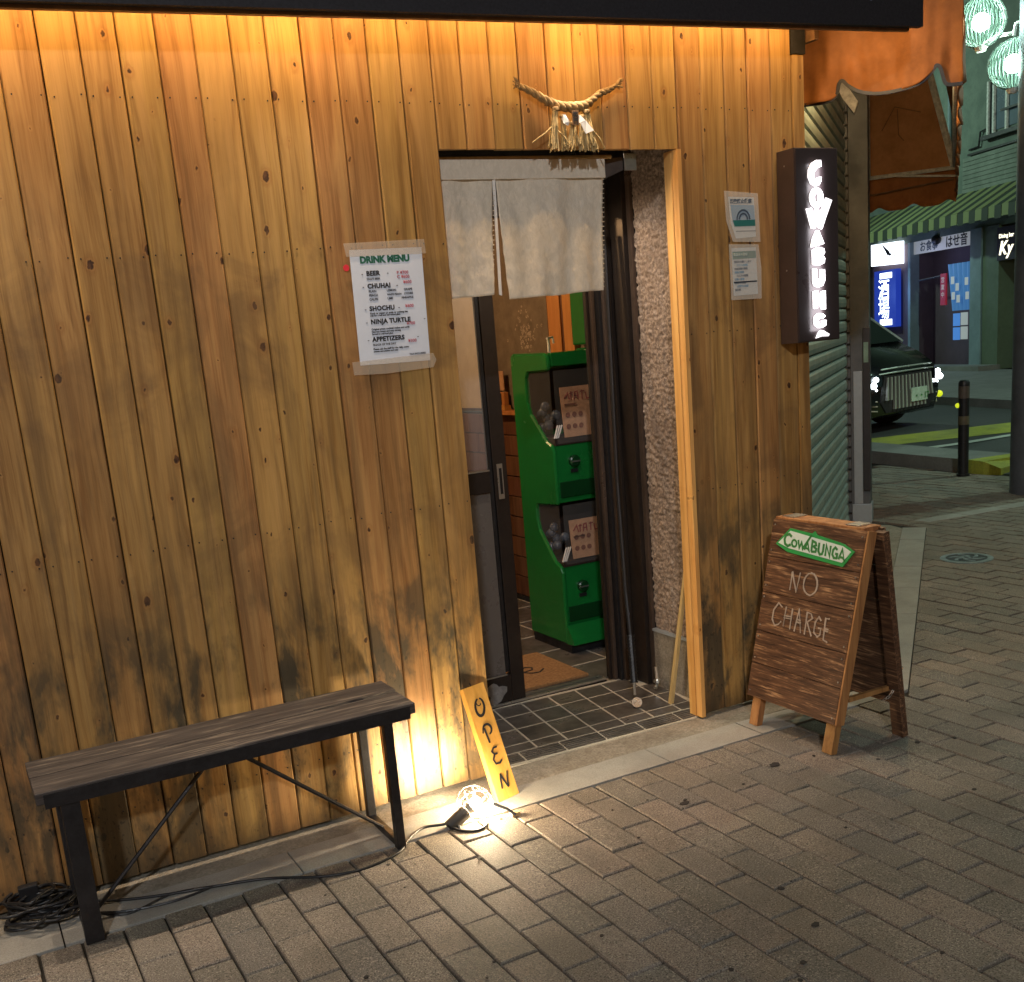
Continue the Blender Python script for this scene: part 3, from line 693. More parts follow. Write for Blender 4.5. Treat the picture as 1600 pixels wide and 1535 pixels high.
# slats of the wainscot on the right room wall
for i in range(9):
    z0 = .03 + i * .12; MB().box(3.008, 3.029, 1.52, 3.97, z0 + .003, z0 + .117, .002).build('wainscot_board', M_darkwood, bm_)
MB().box(2.96, 3.03, 1.53, 2.55, 1.112, 1.137, .003).build('ledge', M_orangewood, bm_)
MB().box(3.0, 3.03, 1.52, 3.97, 0, .028).build('skirting', M_dark, bm_)
for y0, y1 in ((1.55, 1.645), (1.675, 1.80)): MB().box(3.012, 3.044, y0, y1, 1.14, 2.44, .002).build('wall_panel', M_orangewood, bm_)
MB().box(3.02, 3.044, 1.646, 1.674, 1.14, 2.44).build('wall_panel', M_darkwood, bm_)
MB().box(2.98, 3.04, 1.36, 1.52, 1.47, 2.3, .01).build('green_panel', M_green, bm_)
mb = MB(); mb.poly([(.2, .70, .0), (3.02, .70, .0), (3.02, 3.97, .0), (.2, 3.97, .0)]); tag(mb.build('room_floor', M_tile), kind='structure')
mb = MB()
for k in range(9): mb.box(.6 + k * .3 - .004, .6 + k * .3 + .004, .78, 3.9, .0005, .0022)
for k in range(10): mb.box(.3, 3.0, .95 + k * .3 - .004, .95 + k * .3 + .004, .0005, .0022)
tag(mb.build('floor_joints', M_grout), kind='structure')

# chalk board with writing
cb = thing('chalkboard', 'brown chalkboard with chalk flowers and scribbles above the ledge', 'chalkboard', (3.03, 2.1, 1.14))
MB().box(3.022, 3.044, 1.82, 2.44, 1.142, 2.1, .002).build('board', M_room, cb)
mb = MB().frame((3.0215, 2.12, 1.55), (0, -1, 0), (0, 0, 1), (-1, 0, 0)); rr = random.Random(5)
for k in range(95):
    a = rr.uniform(0, 6.28); q = abs(rr.gauss(0, .09)); x, y = math.cos(a) * q * .9 + .05, math.sin(a) * q; s_ = rr.uniform(.004, .009)
    mb.stroke([(x + math.cos(t * 1.25 + a) * s_, y + math.sin(t * 1.25 + a) * s_) for t in range(5)], .0022, .0006)
for k in range(5):
    mb.stroke([(-.26 + .03 * math.sin(t * .5 + k), -.38 + .07 * k * .3 + t * .02) for t in range(6)], .002, .0006)
mb.build('chalk_drawing', M_chalk, cb)
cd = thing('card_rack', 'orange box of small cards standing on the ledge behind the green machine', 'card box', (2.985, 2.36, 1.137))
MB().box(2.965, 3.005, 2.27, 2.46, 1.138, 1.165).build('tray', M_orangewood, cd)
MB().box(2.970, 3.0, 2.28, 2.45, 1.166, 1.24, .003).build('card_block', M_orangewood, cd)
MB().box(2.985, 3.0, 2.38, 2.455, 1.241, 1.375).build('card', M_card, cd)
MB().lathe((2.984, 2.418, 1.32), [(.022, 0), (.022, .002)], 14, axis=(-1, 0, 0)).build('portrait_print', flat('pink_print', (.5, .16, .14)), cd)
MB().box(2.980, 2.984, 2.29, 2.36, 1.25, 1.36).build('card', M_card, cd)
mb = MB()
for y in (2.40, 2.36, 2.31): mb.box(2.966, 2.9695, y, y + .006, 1.17, 1.235)
mb.build('card_slot', M_dark, cd)
pw = MB().tube([(2.8, 1.45, 1.45), (2.8, 1.45, 1.51)], .008).tube([(2.78, 1.43, 1.515), (2.83, 1.46, 1.52), (2.835, 1.46, 1.49)], .006).build('clip', M_white)
tag(pw, 'small white clip standing on top of the green machine', 'clip')

# ------------------------------------------------------------------ noren (split door curtain)
nor = thing('door_curtain', 'grey linen split curtain hanging from a rod in the doorway', 'curtain', (1.93, .06, 2.1))
def cloth_panel(x0, x1, zt, zb0, zb1, seed, lean0=0, lean1=0, curl=0):
    mb = MB(); nx, nz = 60, 54; g = []
    for j in range(nz + 1):
        v = j / nz; row = []
        for i in range(nx + 1):
            u = i / nx; zb = zb0 + (zb1 - zb0) * u; z = zt + (zb - zt) * v
            x = (x0 + lean0 * v) + ((x1 + lean1 * v) - (x0 + lean0 * v)) * u
            wv = mnoise.noise(V((u * (x1 - x0) * 11 + seed, v * 1.2, seed))) * .030 * (v ** .7) + .006 * math.sin(x * 62 + seed + v) * v
            wr = mnoise.noise(V((x * 26 + z * 9, z * 20 + seed, seed))) * .0035 + mnoise.noise(V((x * 60, z * 50 - x * 30, seed))) * .0022
            y = .06 + wv + wr * (.35 + .65 * min(1, v * 3)) - curl * (v ** 2) * (1 - u)
            z += -.012 * math.sin(math.pi * u) * (1 - v) * 0 + (mnoise.noise(V((x * 9, seed, 0))) * .004 * v)
            row.append(mb.bm.verts.new((x, y, z)))
        g.append(row)
    for j in range(nz):
        for i in range(nx): mb.bm.faces.new((g[j][i], g[j][i + 1], g[j + 1][i + 1], g[j + 1][i]))
    o = mb.build('cloth_panel', M_cloth, nor, smooth=True)
    so = o.modifiers.new('thick', 'SOLIDIFY'); so.thickness = .0022; return o
cloth_panel(1.50, 1.812, 2.092, 1.663, 1.668, 3.1, 0, -.042)
cloth_panel(1.816, 2.248, 2.092, 1.650, 1.660, 8.7, .018, -.030)
MB().frame((1.37, 0, 0), (1, 0, 0), (0, 1, 0), (0, 0, 1)).box(.13, .878, .049, .0535, 2.035, 2.097, .002).build('top_hem', M_cloth, nor)
mb = MB()
for k in range(24):                                                    # overlocked stitches along the free edges
    z = 2.03 - k * .0156; x = 2.2465 - .030 * (2.092 - z) / .43
    mb.box(x - .004, x + .0008, .052, .060, z, z + .0025)
    x = 1.7985 - .045 * (2.092 - z) / .43; mb.box(x + .016, x + .0195, .052, .058, z, z + .003)
st = mb.build('edge_stitch', M_cloth, nor); st['kind'] = 'stuff'
mb = MB(); mb.hexa([(1.795, .056, 1.668), (1.803, .05, 1.664), (1.805, .056, 1.664), (1.798, .062, 1.668)], [(1.805, .056, 2.04), (1.812, .05, 2.04), (1.814, .056, 2.04), (1.807, .062, 2.04)]); mb.build('slit_edge', M_white, nor)
rod = MB().tube([(1.48, .064, 2.099), (2.283, .064, 2.106)], .007, 10).build('curtain_rod', M_lath); tag(rod, 'thin light wooden rod carrying the door curtain', 'rod')
br = thing('rod_bracket', 'grey metal bracket at the right end of the curtain rod', 'bracket', (2.33, .1, 2.08))
MB().box(2.335, 2.385, .055, .062, 2.06, 2.116, .001).build('plate', M_alu, br)
MB().prism([(2.24, .10, 2.105), (2.333, .064, 2.105), (2.333, .064, 2.062), (2.25, .10, 2.03)], (0, .006, 0)).build('arm', M_door, br)

# ------------------------------------------------------------------ sliding door and frame
dl = thing('sliding_door', 'dark framed sliding glass door leaf with a silver pull', 'door', (1.7, .69, 0))
MB().box(2.035, 2.098, .675, .705, .004, 1.995, .003).build('stile', M_door, dl)
MB().box(2.018, 2.034, .684, .699, .14, 1.99).build('inner_stile', M_black, dl)
MB().box(1.25, 1.31, .675, .705, .004, 1.995, .003).build('stile', M_door, dl)
MB().box(1.31, 2.034, .676, .704, .004, .128, .003).build('bottom_rail', M_door, dl)
MB().box(1.31, 2.017, .676, .704, .916, 1.01, .003).build('middle_rail', M_door, dl)
MB().box(1.31, 2.034, .676, .704, 1.93, 1.995, .003).build('top_rail', M_door, dl)
MB().box(1.31, 2.017, .6875, .6925, 1.012, 1.928).build('glass_pane', clear('door_glass', (.9, .9, .9), .08), dl)
MB().box(1.31, 2.017, .6875, .6925, .130, .914).build('lower_pane', M_greyglass, dl)
MB().box(1.31, 2.017, .674, .6755, 1.005, 1.011).build('bead', M_alu, dl); MB().box(1.31, 2.017, .674, .6755, .128, .134).build('bead', M_alu, dl)
mb = MB().frame((0, .6745, 0), (1, 0, 0), (0, 0, 1), (0, -1, 0)); pts = []
for k in range(18):
    a = k * 2 * math.pi / 18; r = .047 * (1 + .22 * math.sin(a * 3 + 1) + .12 * math.sin(a * 5)); pts.append((1.955 + r * math.cos(a) * .95, .058 + r * math.sin(a), 0))
mb.prism(pts, (0, 0, .0015)); mb.build('peeled_patch', M_plaster, dl)
hd = MB().box(2.050, 2.076, .6715, .6745, .884, 1.03, .001).build('pull_handle', M_alu, dl)
MB().box(2.058, 2.070, .6698, .6712, .905, 1.012).build('recess', M_black, hd)
fr = thing('door_frame', 'dark stepped metal frame on the right of the doorway', 'door frame', (2.58, .6, 0))
for x0, x1, y0, y1, m, nm in ((2.520, 2.534, .652, .668, M_door, 'frame_bar'), (2.536, 2.552, .635, .668, M_door2, 'frame_bar'), (2.554, 2.568, .61, .66, M_black, 'frame_bar'), (2.570, 2.586, .595, .655, M_door2, 'frame_bar'), (2.588, 2.604, .57, .64, M_door, 'frame_bar'), (2.606, 2.640, .48, .60, M_door, 'frame_bar'), (2.625, 2.640, .452, .478, M_door2, 'frame_bar')):
    MB().box(x0, x1, y0, y1, .002, 2.23, .002).build(nm, m, fr)
MB().box(2.536, 2.70, .670, .70, .002, 2.23).build('backing', M_dark, fr)
MB().box(2.641, 2.70, .452, .735, .002, 2.23).build('backing', M_dark, fr)
MB().box(1.25, 2.60, .655, .735, 1.998, 2.06, .002).build('head_rail', M_door, fr)
rl = thing('door_rail', 'twin aluminium door tracks in the threshold', 'rail', (2.1, .69, 0))
for y in (.664, .676, .70, .714): MB().box(1.25, 2.506, y, y + (.008 if y < .7 else .006), .0005, .012).build('track', M_alu, rl)
MB().box(1.25, 2.506, .66, .73, -.004, .003).build('track_bed', M_door, rl)
wm = MB().box(1.72, 2.478, .765, 1.24, .001, .016, .003).build('door_mat', M_mat); tag(wm, 'orange brown coir doormat with dark handwritten letters', 'doormat')
mtx = MB().frame((2.21, .93, .0165), (1, .0, 0), (0, 1, 0), (0, 0, 1))
mtx.stroke([(-.07, 0), (-.06, .09), (-.05, .10), (-.035, .09), (-.03, .02), (-.02, .085), (.0, .10), (.012, .085), (.015, .0)], .008, .002)
mtx.stroke([(.05, .05), (.10, .06), (.115, .09), (.09, .115), (.055, .09), (.05, .045), (.075, .01), (.11, .005), (.15, .04)], .008, .002)
mtx.stroke([(-.30, .10), (-.27, 0), (-.24, .08), (-.21, 0), (-.17, .10)], .008, .002)
mtx.stroke([(-.14, .05), (-.10, .06), (-.11, .1), (-.14, .08), (-.13, .01), (-.09, .02)], .008, .002)
mtx.build('letters', M_ink, wm)

# stucco return wall
sw = thing('stucco_wall', 'coarse brown stucco return wall on the right inside the doorway', 'wall', (2.7, .3, 0))
mb = MB(); ny, nz = 52, 400; g = []
for j in range(nz + 1):
    z = .255 + 1.97 * j / nz; row = []
    for i in range(ny + 1):
        y = .185 + .265 * i / ny; p = V((y * 85, z * 85, 0)); h = mnoise.noise(p) * .0075 + mnoise.noise(p * .45 + V((9, 4, 2))) * .006
        row.append(mb.bm.verts.new((2.642 - h - .002, y, z)))
    g.append(row)
for j in range(nz):
    for i in range(ny): mb.bm.faces.new((g[j][i], g[j][i + 1], g[j + 1][i + 1], g[j + 1][i]))
mb.build('rough_face', M_stucco, sw, smooth=True)
MB().box(2.65, 3.02, .19, .45, .0, 2.6).build('core', M_stucco, sw)
MB().box(2.626, 2.66, .183, .45, .0, .250, .003).build('plinth', M_screed, sw)
MB().hexa([(2.620, .18, .25), (2.66, .18, .25), (2.66, .45, .25), (2.620, .45, .25)], [(2.622, .18, .258), (2.66, .18, .258), (2.66, .45, .26), (2.622, .45, .26)]).build('plinth_cap', M_plate, sw)
MB().box(3.02, 3.10, .19, .70, 0, 3.0).build('core', M_dark, sw)
MB().box(-2, 3.1, .62, .80, 3.11, 6.5).build('upper_wall', M_room, bm_)
stk = MB().hexa([(2.522, .208, 0), (2.536, .206, 0), (2.538, .226, 0), (2.524, .228, 0)], [(2.536, .063, .66), (2.548, .061, .66), (2.550, .078, .66), (2.538, .080, .66)]).build('leaning_lath', M_lath)
tag(stk, 'pale thin lath leaning between doorway jamb and floor', 'lath')
hs_ = thing('ribbed_hose', 'dark ribbed hose with a white end hanging beside the door frame', 'hose', (2.42, .3, 0))
MB().tube([(2.57, .56, 1.9), (2.56, .55, 1.5), (2.52, .50, .9), (2.475, .42, .45), (2.445, .36, .28)], .0085, 8).build('hose', M_cable, hs_)
mb = MB(); mb.tube([(2.445, .36, .28), (2.425, .325, .17), (2.41, .30, .10)], .0145, 10)
for k in range(14):
    t = k / 13; p = V((2.445, .36, .28)).lerp(V((2.41, .30, .10)), t); mb.lathe(p, [(.0175, -.003), (.0175, .003)], 10, axis=(.2, .3, 1))
mb.build('ribbed_grip', M_cable, hs_)
MB().tube([(2.41, .30, .10), (2.40, .285, .05)], .006, 8).build('neck', M_alu, hs_)
mb = MB(); mb.lathe((2.392, .262, .026), [(.016, 0), (.021, 0), (.021, .006), (.016, .006)], 18, axis=(-.35, -.8, .25)); mb.lathe((2.392, .262, .026), [(.007, 0), (.007, .005)], 12, axis=(-.35, -.8, .25))
for k in range(6): mb.tube([V((2.392, .262, .028)), V((2.392 + .018 * math.cos(k * 1.047), .262 - .004, .028 + .018 * math.sin(k * 1.047)))], .0022, 5)
mb.build('rosette', M_galv, hs_)
MB().lathe((2.395, .27, .0005), [(.014, 0), (.014, .012)], 12).build('foot', M_black, hs_)
fc = thing('floor_tap', 'small brass stopcock at the foot of the door frame', 'tap', (2.585, .40, 0))
MB().tube([(2.60, .41, .10), (2.598, .40, .03), (2.575, .385, .015)], .008, 8).build('pipe', M_galv, fc)
MB().lathe((2.592, .392, .036), [(.016, 0), (.016, .012)], 10).build('handle', M_galv, fc)

# ------------------------------------------------------------------ capsule toy machine
gm = thing('capsule_machine', 'glossy green capsule toy vending machine with two stacked windows', 'vending machine', (2.79, 1.33, 0))
X0, X1 = 2.607, 3.0
side = [(1.508, .045), (1.165, .045), (1.152, .07), (1.152, .40), (1.17, .435), (1.215, .455), (1.345, .60), (1.362, .66), (1.362, .70), (1.35, .725), (1.155, .735),
        (1.152, .75), (1.152, .99), (1.17, 1.02), (1.215, 1.04), (1.345, 1.165), (1.368, 1.22), (1.370, 1.33), (1.35, 1.362), (1.165, 1.366), (1.152, 1.38), (1.155, 1.43), (1.175, 1.45), (1.49, 1.455), (1.508, 1.44)]
for x in (X0, X1 - .022): MB().prism([(x, y, z) for y, z in side], (.022, 0, 0)).build('side_shell', M_green, gm).modifiers.new('round', 'BEVEL').width = .007
MB().box(X0 + .023, X1 - .023, 1.40, 1.507, .05, 1.44).build('back_shell', M_green, gm)
MB().box(X0 + .023, X1 - .023, 1.153, 1.399, 1.385, 1.449, .004).build('top_cap', M_green, gm)
for z0, z1 in ((.74, 1.015), (.07, .425)): MB().box(X0 + .023, X1 - .023, 1.175, 1.399, z0, z1, .003).build('front_block', M_green, gm)
for zt in (.735, 0):
    dz = .655 if zt else 0
    MB().box(X0 + .024, X1 - .024, 1.385, 1.399, .44 + dz - (.015 if dz else 0), .72 + dz - (.012 if dz else 0)).build('window_back', M_mach_in, gm)
    MB().box(X0 + .024, X1 - .024, 1.17, 1.38, .426 + dz - (.065 if dz else 0) + (.0 if not dz else 0), .45 + dz - (.055 if dz else 0)).build('window_floor', M_mach_in, gm)
    MB().box(X0 + .010, X0 + .013, 1.16, 1.37, (.45 if not dz else 1.03), (.73 if not dz else 1.37)).build('side_window', M_clear, gm)
    MB().box(X0 + .03, X1 - .03, 1.153, 1.156, (.44 if not dz else 1.025), (.73 if not dz else 1.365)).build('front_window', M_clear, gm)
    zc = 1.05 if dz else .46; hgt = .235 if dz else .19
    cc = MB(); cc.hexa([(X0 + .075, 1.163, zc), (X1 - .05, 1.163, zc), (X1 - .05, 1.166, zc), (X0 + .075, 1.166, zc)], [(X0 + .068, 1.172, zc + hgt), (X1 - .05, 1.172, zc + hgt), (X1 - .05, 1.175, zc + hgt), (X0 + .068, 1.175, zc + hgt)])
    card = cc.build('display_card', M_card, gm)
    mb = MB()
    for r in range(2):
        for c_ in range(3):
            mb.lathe((X0 + .10 + c_ * .035, 1.163, zc + .05 + r * .055), [(.012, 0), (.012, .003)], 12, axis=(0, -1, 0))
    mb.box(X0 + .085, X0 + .15, 1.160, 1.163, zc + hgt - .085, zc + hgt - .078); mb.build('card_print', flat('brown_print%d' % (dz > 0), (.20, .07, .04)), card)
    mb = MB().frame((X0 + .085, 1.1625, zc + hgt - .062), (1, 0, 0), (0, 0, 1), (0, -1, 0))
    for q in ([(0, .01), (.02, .035), (.03, .0)], [(.03, .03), (.05, .032)], [(.04, .04), (.038, .0)], [(.055, .0), (.06, .035), (.075, .038), (.078, .0)], [(.056, .018), (.078, .018)], [(.09, .035), (.115, .036)], [(.10, .042), (.10, .0)], [(.12, .03), (.125, .0), (.14, .002)]): mb.stroke(q, .006, .0008)
    mb.build('card_title', flat('card_title_ink%d' % (dz > 0), (.28, .05, .04)), card)
    rr = random.Random(3); cap0 = None
    for k in range(9):
        cpos = V((X0 + .05 + rr.uniform(0, .05), 1.21 + rr.uniform(0, .14), zc + .02 + rr.uniform(0, .10) + (.04 if k % 2 else 0)))
        if cap0 is None: cap0 = MB().sphere(cpos, .024, 12).build('capsule', M_caps, gm, origin=cpos, smooth=True)
        else: inst(cap0, 'capsule', cpos, gm)
    mb = MB()
    for k in range(3): mb.tube([(X0 + .03 + k * .01, 1.19, zc - .01), (X0 + .05 + k * .012, 1.18, zc + .06)], .004, 6)
    mb.build('paper_slip', M_white, gm)
    zz = .955 if dz else .34
    mb = MB(); mb.lathe((X0 + .12, 1.165, zz - .02), [(.028, -.01), (.028, .008), (.022, .012)], 18, axis=(0, -1, 0)); kn = mb.build('crank', M_dgreen, gm)
    MB().box(X0 + .098, X0 + .142, 1.146, 1.152, zz - .024, zz - .018).build('crank_bar', M_alu, kn)
    MB().box(X0 + .10, X0 + .14, 1.168, 1.174, zz - .075, zz - .058).build('coin_slot', M_black, gm)
    MB().box(X0 + .035, X1 - .04, 1.166, 1.174, zz - .19, zz - .115, .002).build('tray_opening', M_dgreen, gm)
MB().prism([(X0 + .002, 1.16, .045), (X0 + .002, 1.09, .05), (X0 + .002, 1.10, .075), (X0 + .002, 1.15, .14)], (X1 - X0 - .004, 0, 0)).build('front_foot', M_green, gm)
MB().box(X0 + .01, X1 - .01, 1.13, 1.50, .001, .044).build('base', M_black, gm)

# ------------------------------------------------------------------ papers on the wall
mn = thing('drink_menu', 'white laminated drink menu taped to the planks beside the doorway', 'menu', (1.37, 0, 1.45))
def quad(name, pts, y, mat, parent, th=.0012):
    mb = MB(); mb.prism([(x, y, z) for x, z in pts], (0, th, 0)); return mb.build(name, mat, parent)
mTL, mTR, mBR, mBL = V((1.252, 0, 1.826)), V((1.496, 0, 1.826)), V((1.489, 0, 1.475)), V((1.247, 0, 1.478))
sheet_ = quad('sheet', [(p.x, p.z) for p in (mTL, mTR, mBR, mBL)], -.0075, M_paper, mn)
quad('tape', [(1.234, 1.846), (1.507, 1.850), (1.509, 1.806), (1.240, 1.806)], -.0098, M_tape, mn, .0005)
quad('tape', [(1.220, 1.490), (1.500, 1.497), (1.510, 1.475), (1.497, 1.452), (1.330, 1.446), (1.222, 1.450)], -.0098, M_tape, mn, .0005)
mb = MB(); mb.lathe((1.236, -.0075, 1.774), [(.010, 0), (.010, .002)], 14, axis=(0, -1, 0)); mb.build('red_dot', flat('red_sticker', (.75, .03, .05)), mn)
def mp(u, v): return V((mTL.x + (mTR.x - mTL.x) * u + (mBL.x - mTL.x) * v, -.0080, mTL.z + (mBL.z - mTL.z) * v))
def mt(body, size, u, v, mat=M_ink, name='print', **k): return text(name, body, size, mp(u, v), (1, 0, 0), (0, 0, 1), mat, sheet_, **k)
mt('DRINK MENU', .0275, .13, .115, M_gink, 'title', offset=.0016, space=1.0)
for body, v, u in (('BEER', .225, .20), ('CHUHAI', .335, .20), ('SHOCHU', .53, .20), ('NINJA TURTLE', .645, .20), ('APPETIZERS', .80, .20)):
    mt(body, .0195, u, v, offset=.0009, space=1.08); mt('-', .02, u - .07, v); mt('-', .02, u + .05 + .058 * len(body), v)
for body, v, u in (('P ¥700', .225, .62), ('C ¥600', .262, .62), ('¥600', .31, .70), ('¥600', .52, .70), ('¥700', .675, .70), ('¥300', .83, .70)):
    mt(body, .0135, u, v, M_red, offset=.0001, space=1.05)
for body, v, u, s_ in (('DRAFT BEER', .262, .20, .008), ('PLAIN', .37, .21, .0095), ('LEMON', .37, .46, .0095), ('GRAPE', .37, .70, .0095), ('PEACH', .405, .21, .0095), ('WHITE PEACH', .405, .46, .0075), ('LYCHEE', .405, .70, .0085),
                        ('CALPIS', .44, .21, .0095), ('UME', .44, .46, .0095), ('PINEAPPLE', .44, .66, .0085), ('Rock or water or soda or oolong tea', .562, .20, .0085), ('Ask for a half and half mixed glass', .580, .20, .0075),
                        ('Original green cocktail melon and soda', .700, .20, .0082), ('Not too sweet and very strong', .722, .20, .0078), ('Served in a tall iced glass', .742, .20, .0072), ('SNACK OF THE DAY', .838, .20, .0085), ('Please ask the staff for the daily menu', .875, .20, .0080), ('cheese and pickles and nuts', .895, .20, .0075), ('TAX INCLUDED', .945, .70, .0080)):
    mt(body, s_, u, v, offset=.0002)
def notice(name, label, pts, loc):
    t = thing(name, label, 'notice', loc, 'two plastic sleeve notices'); quad('plastic_sleeve', pts, -.0085, clear('sleeve_' + str(round(loc[2], 2)), (.85, .82, .75), .30, .18), t, .0005); return t
n1 = notice('sleeve_notice', 'crumpled notice with a blue rainbow arch print, the upper of two', [(2.718, 1.976), (2.876, 1.964), (2.882, 1.792), (2.752, 1.797), (2.724, 1.87)], (2.8, 0, 1.79))
p1 = quad('sheet', [(2.738, 1.955), (2.858, 1.950), (2.862, 1.812), (2.768, 1.808), (2.745, 1.865)], -.0075, M_paper2, n1)
quad('print', [(2.746, 1.926), (2.856, 1.923), (2.859, 1.862), (2.755, 1.862)], -.0082, M_bink, p1, .0004)
quad('print', [(2.755, 1.872), (2.859, 1.872), (2.860, 1.850), (2.762, 1.850)], -.0086, M_teal, p1, .0004)
mb = MB().frame((2.804, -.0086, 1.874), (1, 0, 0), (0, 0, 1), (0, -1, 0))
for r, in ((.030,), (.019,)): mb.stroke([(math.cos(a * math.pi / 12) * r, math.sin(a * math.pi / 12) * r * 1.1) for a in range(13)], .006, .0006)
mb.build('rainbow_arch', M_navy, p1)
text('print', '感染防止徹底', .017, (2.744, -.0082, 1.932), (1, 0, 0), (0, 0, 1), M_navy, p1, offset=.0006)
quad('print', [(2.768, 1.835), (2.861, 1.834), (2.861, 1.831), (2.768, 1.832)], -.0082, M_navy, p1, .0004)
n2 = notice('sleeve_notice', 'notice with a dark green header and fine print, the lower of two', [(2.732, 1.789), (2.872, 1.784), (2.883, 1.70), (2.880, 1.588), (2.735, 1.590)], (2.8, 0, 1.585))
p2 = quad('sheet', [(2.745, 1.775), (2.860, 1.774), (2.864, 1.606), (2.748, 1.605)], -.0075, M_paper2, n2)
quad('print', [(2.748, 1.762), (2.858, 1.762), (2.859, 1.736), (2.749, 1.735)], -.0082, M_teal, p2, .0004)
text('print', '飲食店の皆様', .011, (2.752, -.0086, 1.747), (1, 0, 0), (0, 0, 1), M_gw, p2)
for k in range(9):
    text('print', ['換気をお願いします', 'マスクの着用', '手指消毒の徹底', '体調の確認', '人と人の間隔', 'お願い事項', '連絡先の確認', '定期的な清掃', '東京都'][k], .009, (2.754 + (.01 if k % 3 == 1 else 0), -.0082, 1.722 - k * .0125), (1, 0, 0), (0, 0, 1), M_bink if k % 2 else M_navy, p2)
quad('print', [(2.750, 1.655), (2.860, 1.655), (2.860, 1.650), (2.750, 1.650)], -.0085, M_navy, p2, .0004)

# ------------------------------------------------------------------ straw rope ornament
sh = thing('straw_rope_ornament', 'twisted straw rope with tassels and white folded paper above the doorway', 'ornament', (2.06, -.02, 2.1))
cp = [V((1.884, -.028, 2.305)), V((1.93, -.034, 2.285)), V((1.975, -.036, 2.262)), V((2.02, -.038, 2.246)), V((2.065, -.04, 2.241)), V((2.11, -.04, 2.244)), V((2.15, -.036, 2.262)), V((2.19, -.033, 2.287)), V((2.23, -.028, 2.300)), V((2.262, -.024, 2.316))]
def lerp_path(P, n):
    out = []
    for i in range(n + 1):
        t = i / n * (len(P) - 1); k = min(int(t), len(P) - 2); f = t - k
        p0, p1, p2, p3 = P[max(k - 1, 0)], P[k], P[k + 1], P[min(k + 2, len(P) - 1)]
        out.append(.5 * ((2 * p1) + (-p0 + p2) * f + (2 * p0 - 5 * p1 + 4 * p2 - p3) * f * f + (-p0 + 3 * p1 - 3 * p2 + p3) * f ** 3))
    return out
cl = lerp_path(cp, 90)
for s_ in range(3):
    path = []; rad = []
    for i, p in enumerate(cl):
        a = i * .42 + s_ * 2.094; t = i / 90; r = .0074 * (1.25 - abs(t - .5) * 1.2)
        path.append(p + V((math.sin(a) * .003, math.cos(a) * r, math.sin(a) * r))); rad.append(r * 1.05)
    MB().tube(path, rad, 7).build('rope_strand', M_rope, sh, smooth=True)
mb = MB(); rr = random.Random(8)
for x0, x1, z1 in ((1.884, 1.872, 2.318), (2.262, 2.280, 2.328)):
    for k in range(22):
        z = 2.306 if x0 < 2 else 2.316; mb.tube([(x0, -.026, z), (x1 + rr.uniform(-.008, .008), -.022 + rr.uniform(-.012, .004), z1 + rr.uniform(-.022, .014))], .0024, 4)
fb = mb.build('rope_end_fibre', M_rope, sh); fb['kind'] = 'stuff'
for (xa, za, xb, wd) in ((2.003, 2.238, 1.990, .034), (2.030, 2.215, 2.028, .022), (2.066, 2.196, 2.062, .028), (2.100, 2.215, 2.100, .024), (2.122, 2.232, 2.135, .034)):
    mb = MB()
    for k in range(30):
        u = rr.uniform(-1, 1); u2 = u + rr.uniform(-.35, .35); zb = 2.108 + rr.uniform(-.006, .02)
        mb.tube([(xa + u * .007, -.045 - rr.uniform(0, .008), za), (xa + (xb - xa) * .5 + u * wd * .35, -.047 + rr.uniform(-.01, .008), (za + zb) / 2), (xb + u2 * wd * .62, -.043 + rr.uniform(-.014, .01), zb)], rr.uniform(.0018, .0030), 4)
    mb.build('straw_tassel', M_straw, sh)
    MB().lathe((xa, -.047, za - .008), [(.010, -.003), (.0115, 0), (.0115, .006), (.010, .009)], 10).build('tassel_binding', M_rope, sh)
mb = MB(); 
for a, b in (((2.0, -.05, 2.19), (1.908, -.045, 2.130)), ((2.0, -.05, 2.17), (2.05, -.055, 2.115)), ((2.14, -.05, 2.17), (2.185, -.05, 2.11)), ((2.13, -.05, 2.16), (2.155, -.055, 2.10)), ((1.99, -.05, 2.15), (1.97, -.05, 2.10)), ((2.06, -.06, 2.15), (2.045, -.06, 2.10))): mb.tube([a, V(a).lerp(V(b), .5) + V((.004, -.004, 0)), b], .0022, 5)
mb.build('loose_straw', M_straw, sh)
def paperfold(pts, y=-.062):
    mb = MB(); mb.prism([(x, y + .004 * (i % 2), z) for i, (x, z) in enumerate(pts)], (0, .0015, 0)); return mb.build('folded_paper', M_white, sh)
paperfold([(2.022, 2.215), (2.034, 2.216), (2.045, 2.192), (2.041, 2.180), (2.022, 2.188), (2.019, 2.200)])
paperfold([(2.072, 2.214), (2.088, 2.214), (2.106, 2.196), (2.082, 2.188)], -.064)
paperfold([(2.084, 2.187), (2.108, 2.196), (2.135, 2.165), (2.105, 2.155)], -.066)
mb = MB(); mb.box(2.052, 2.076, -.070, -.0665, 2.180, 2.226); wt = mb.build('wooden_tag', M_browntrim, sh)
text('print', '笑', .021, (2.053, -.0708, 2.204), (1, 0, 0), (0, 0, 1), M_ink, wt, offset=.0004)
text('print', '門', .021, (2.053, -.0708, 2.184), (1, 0, 0), (0, 0, 1), M_ink, wt, offset=.0004)

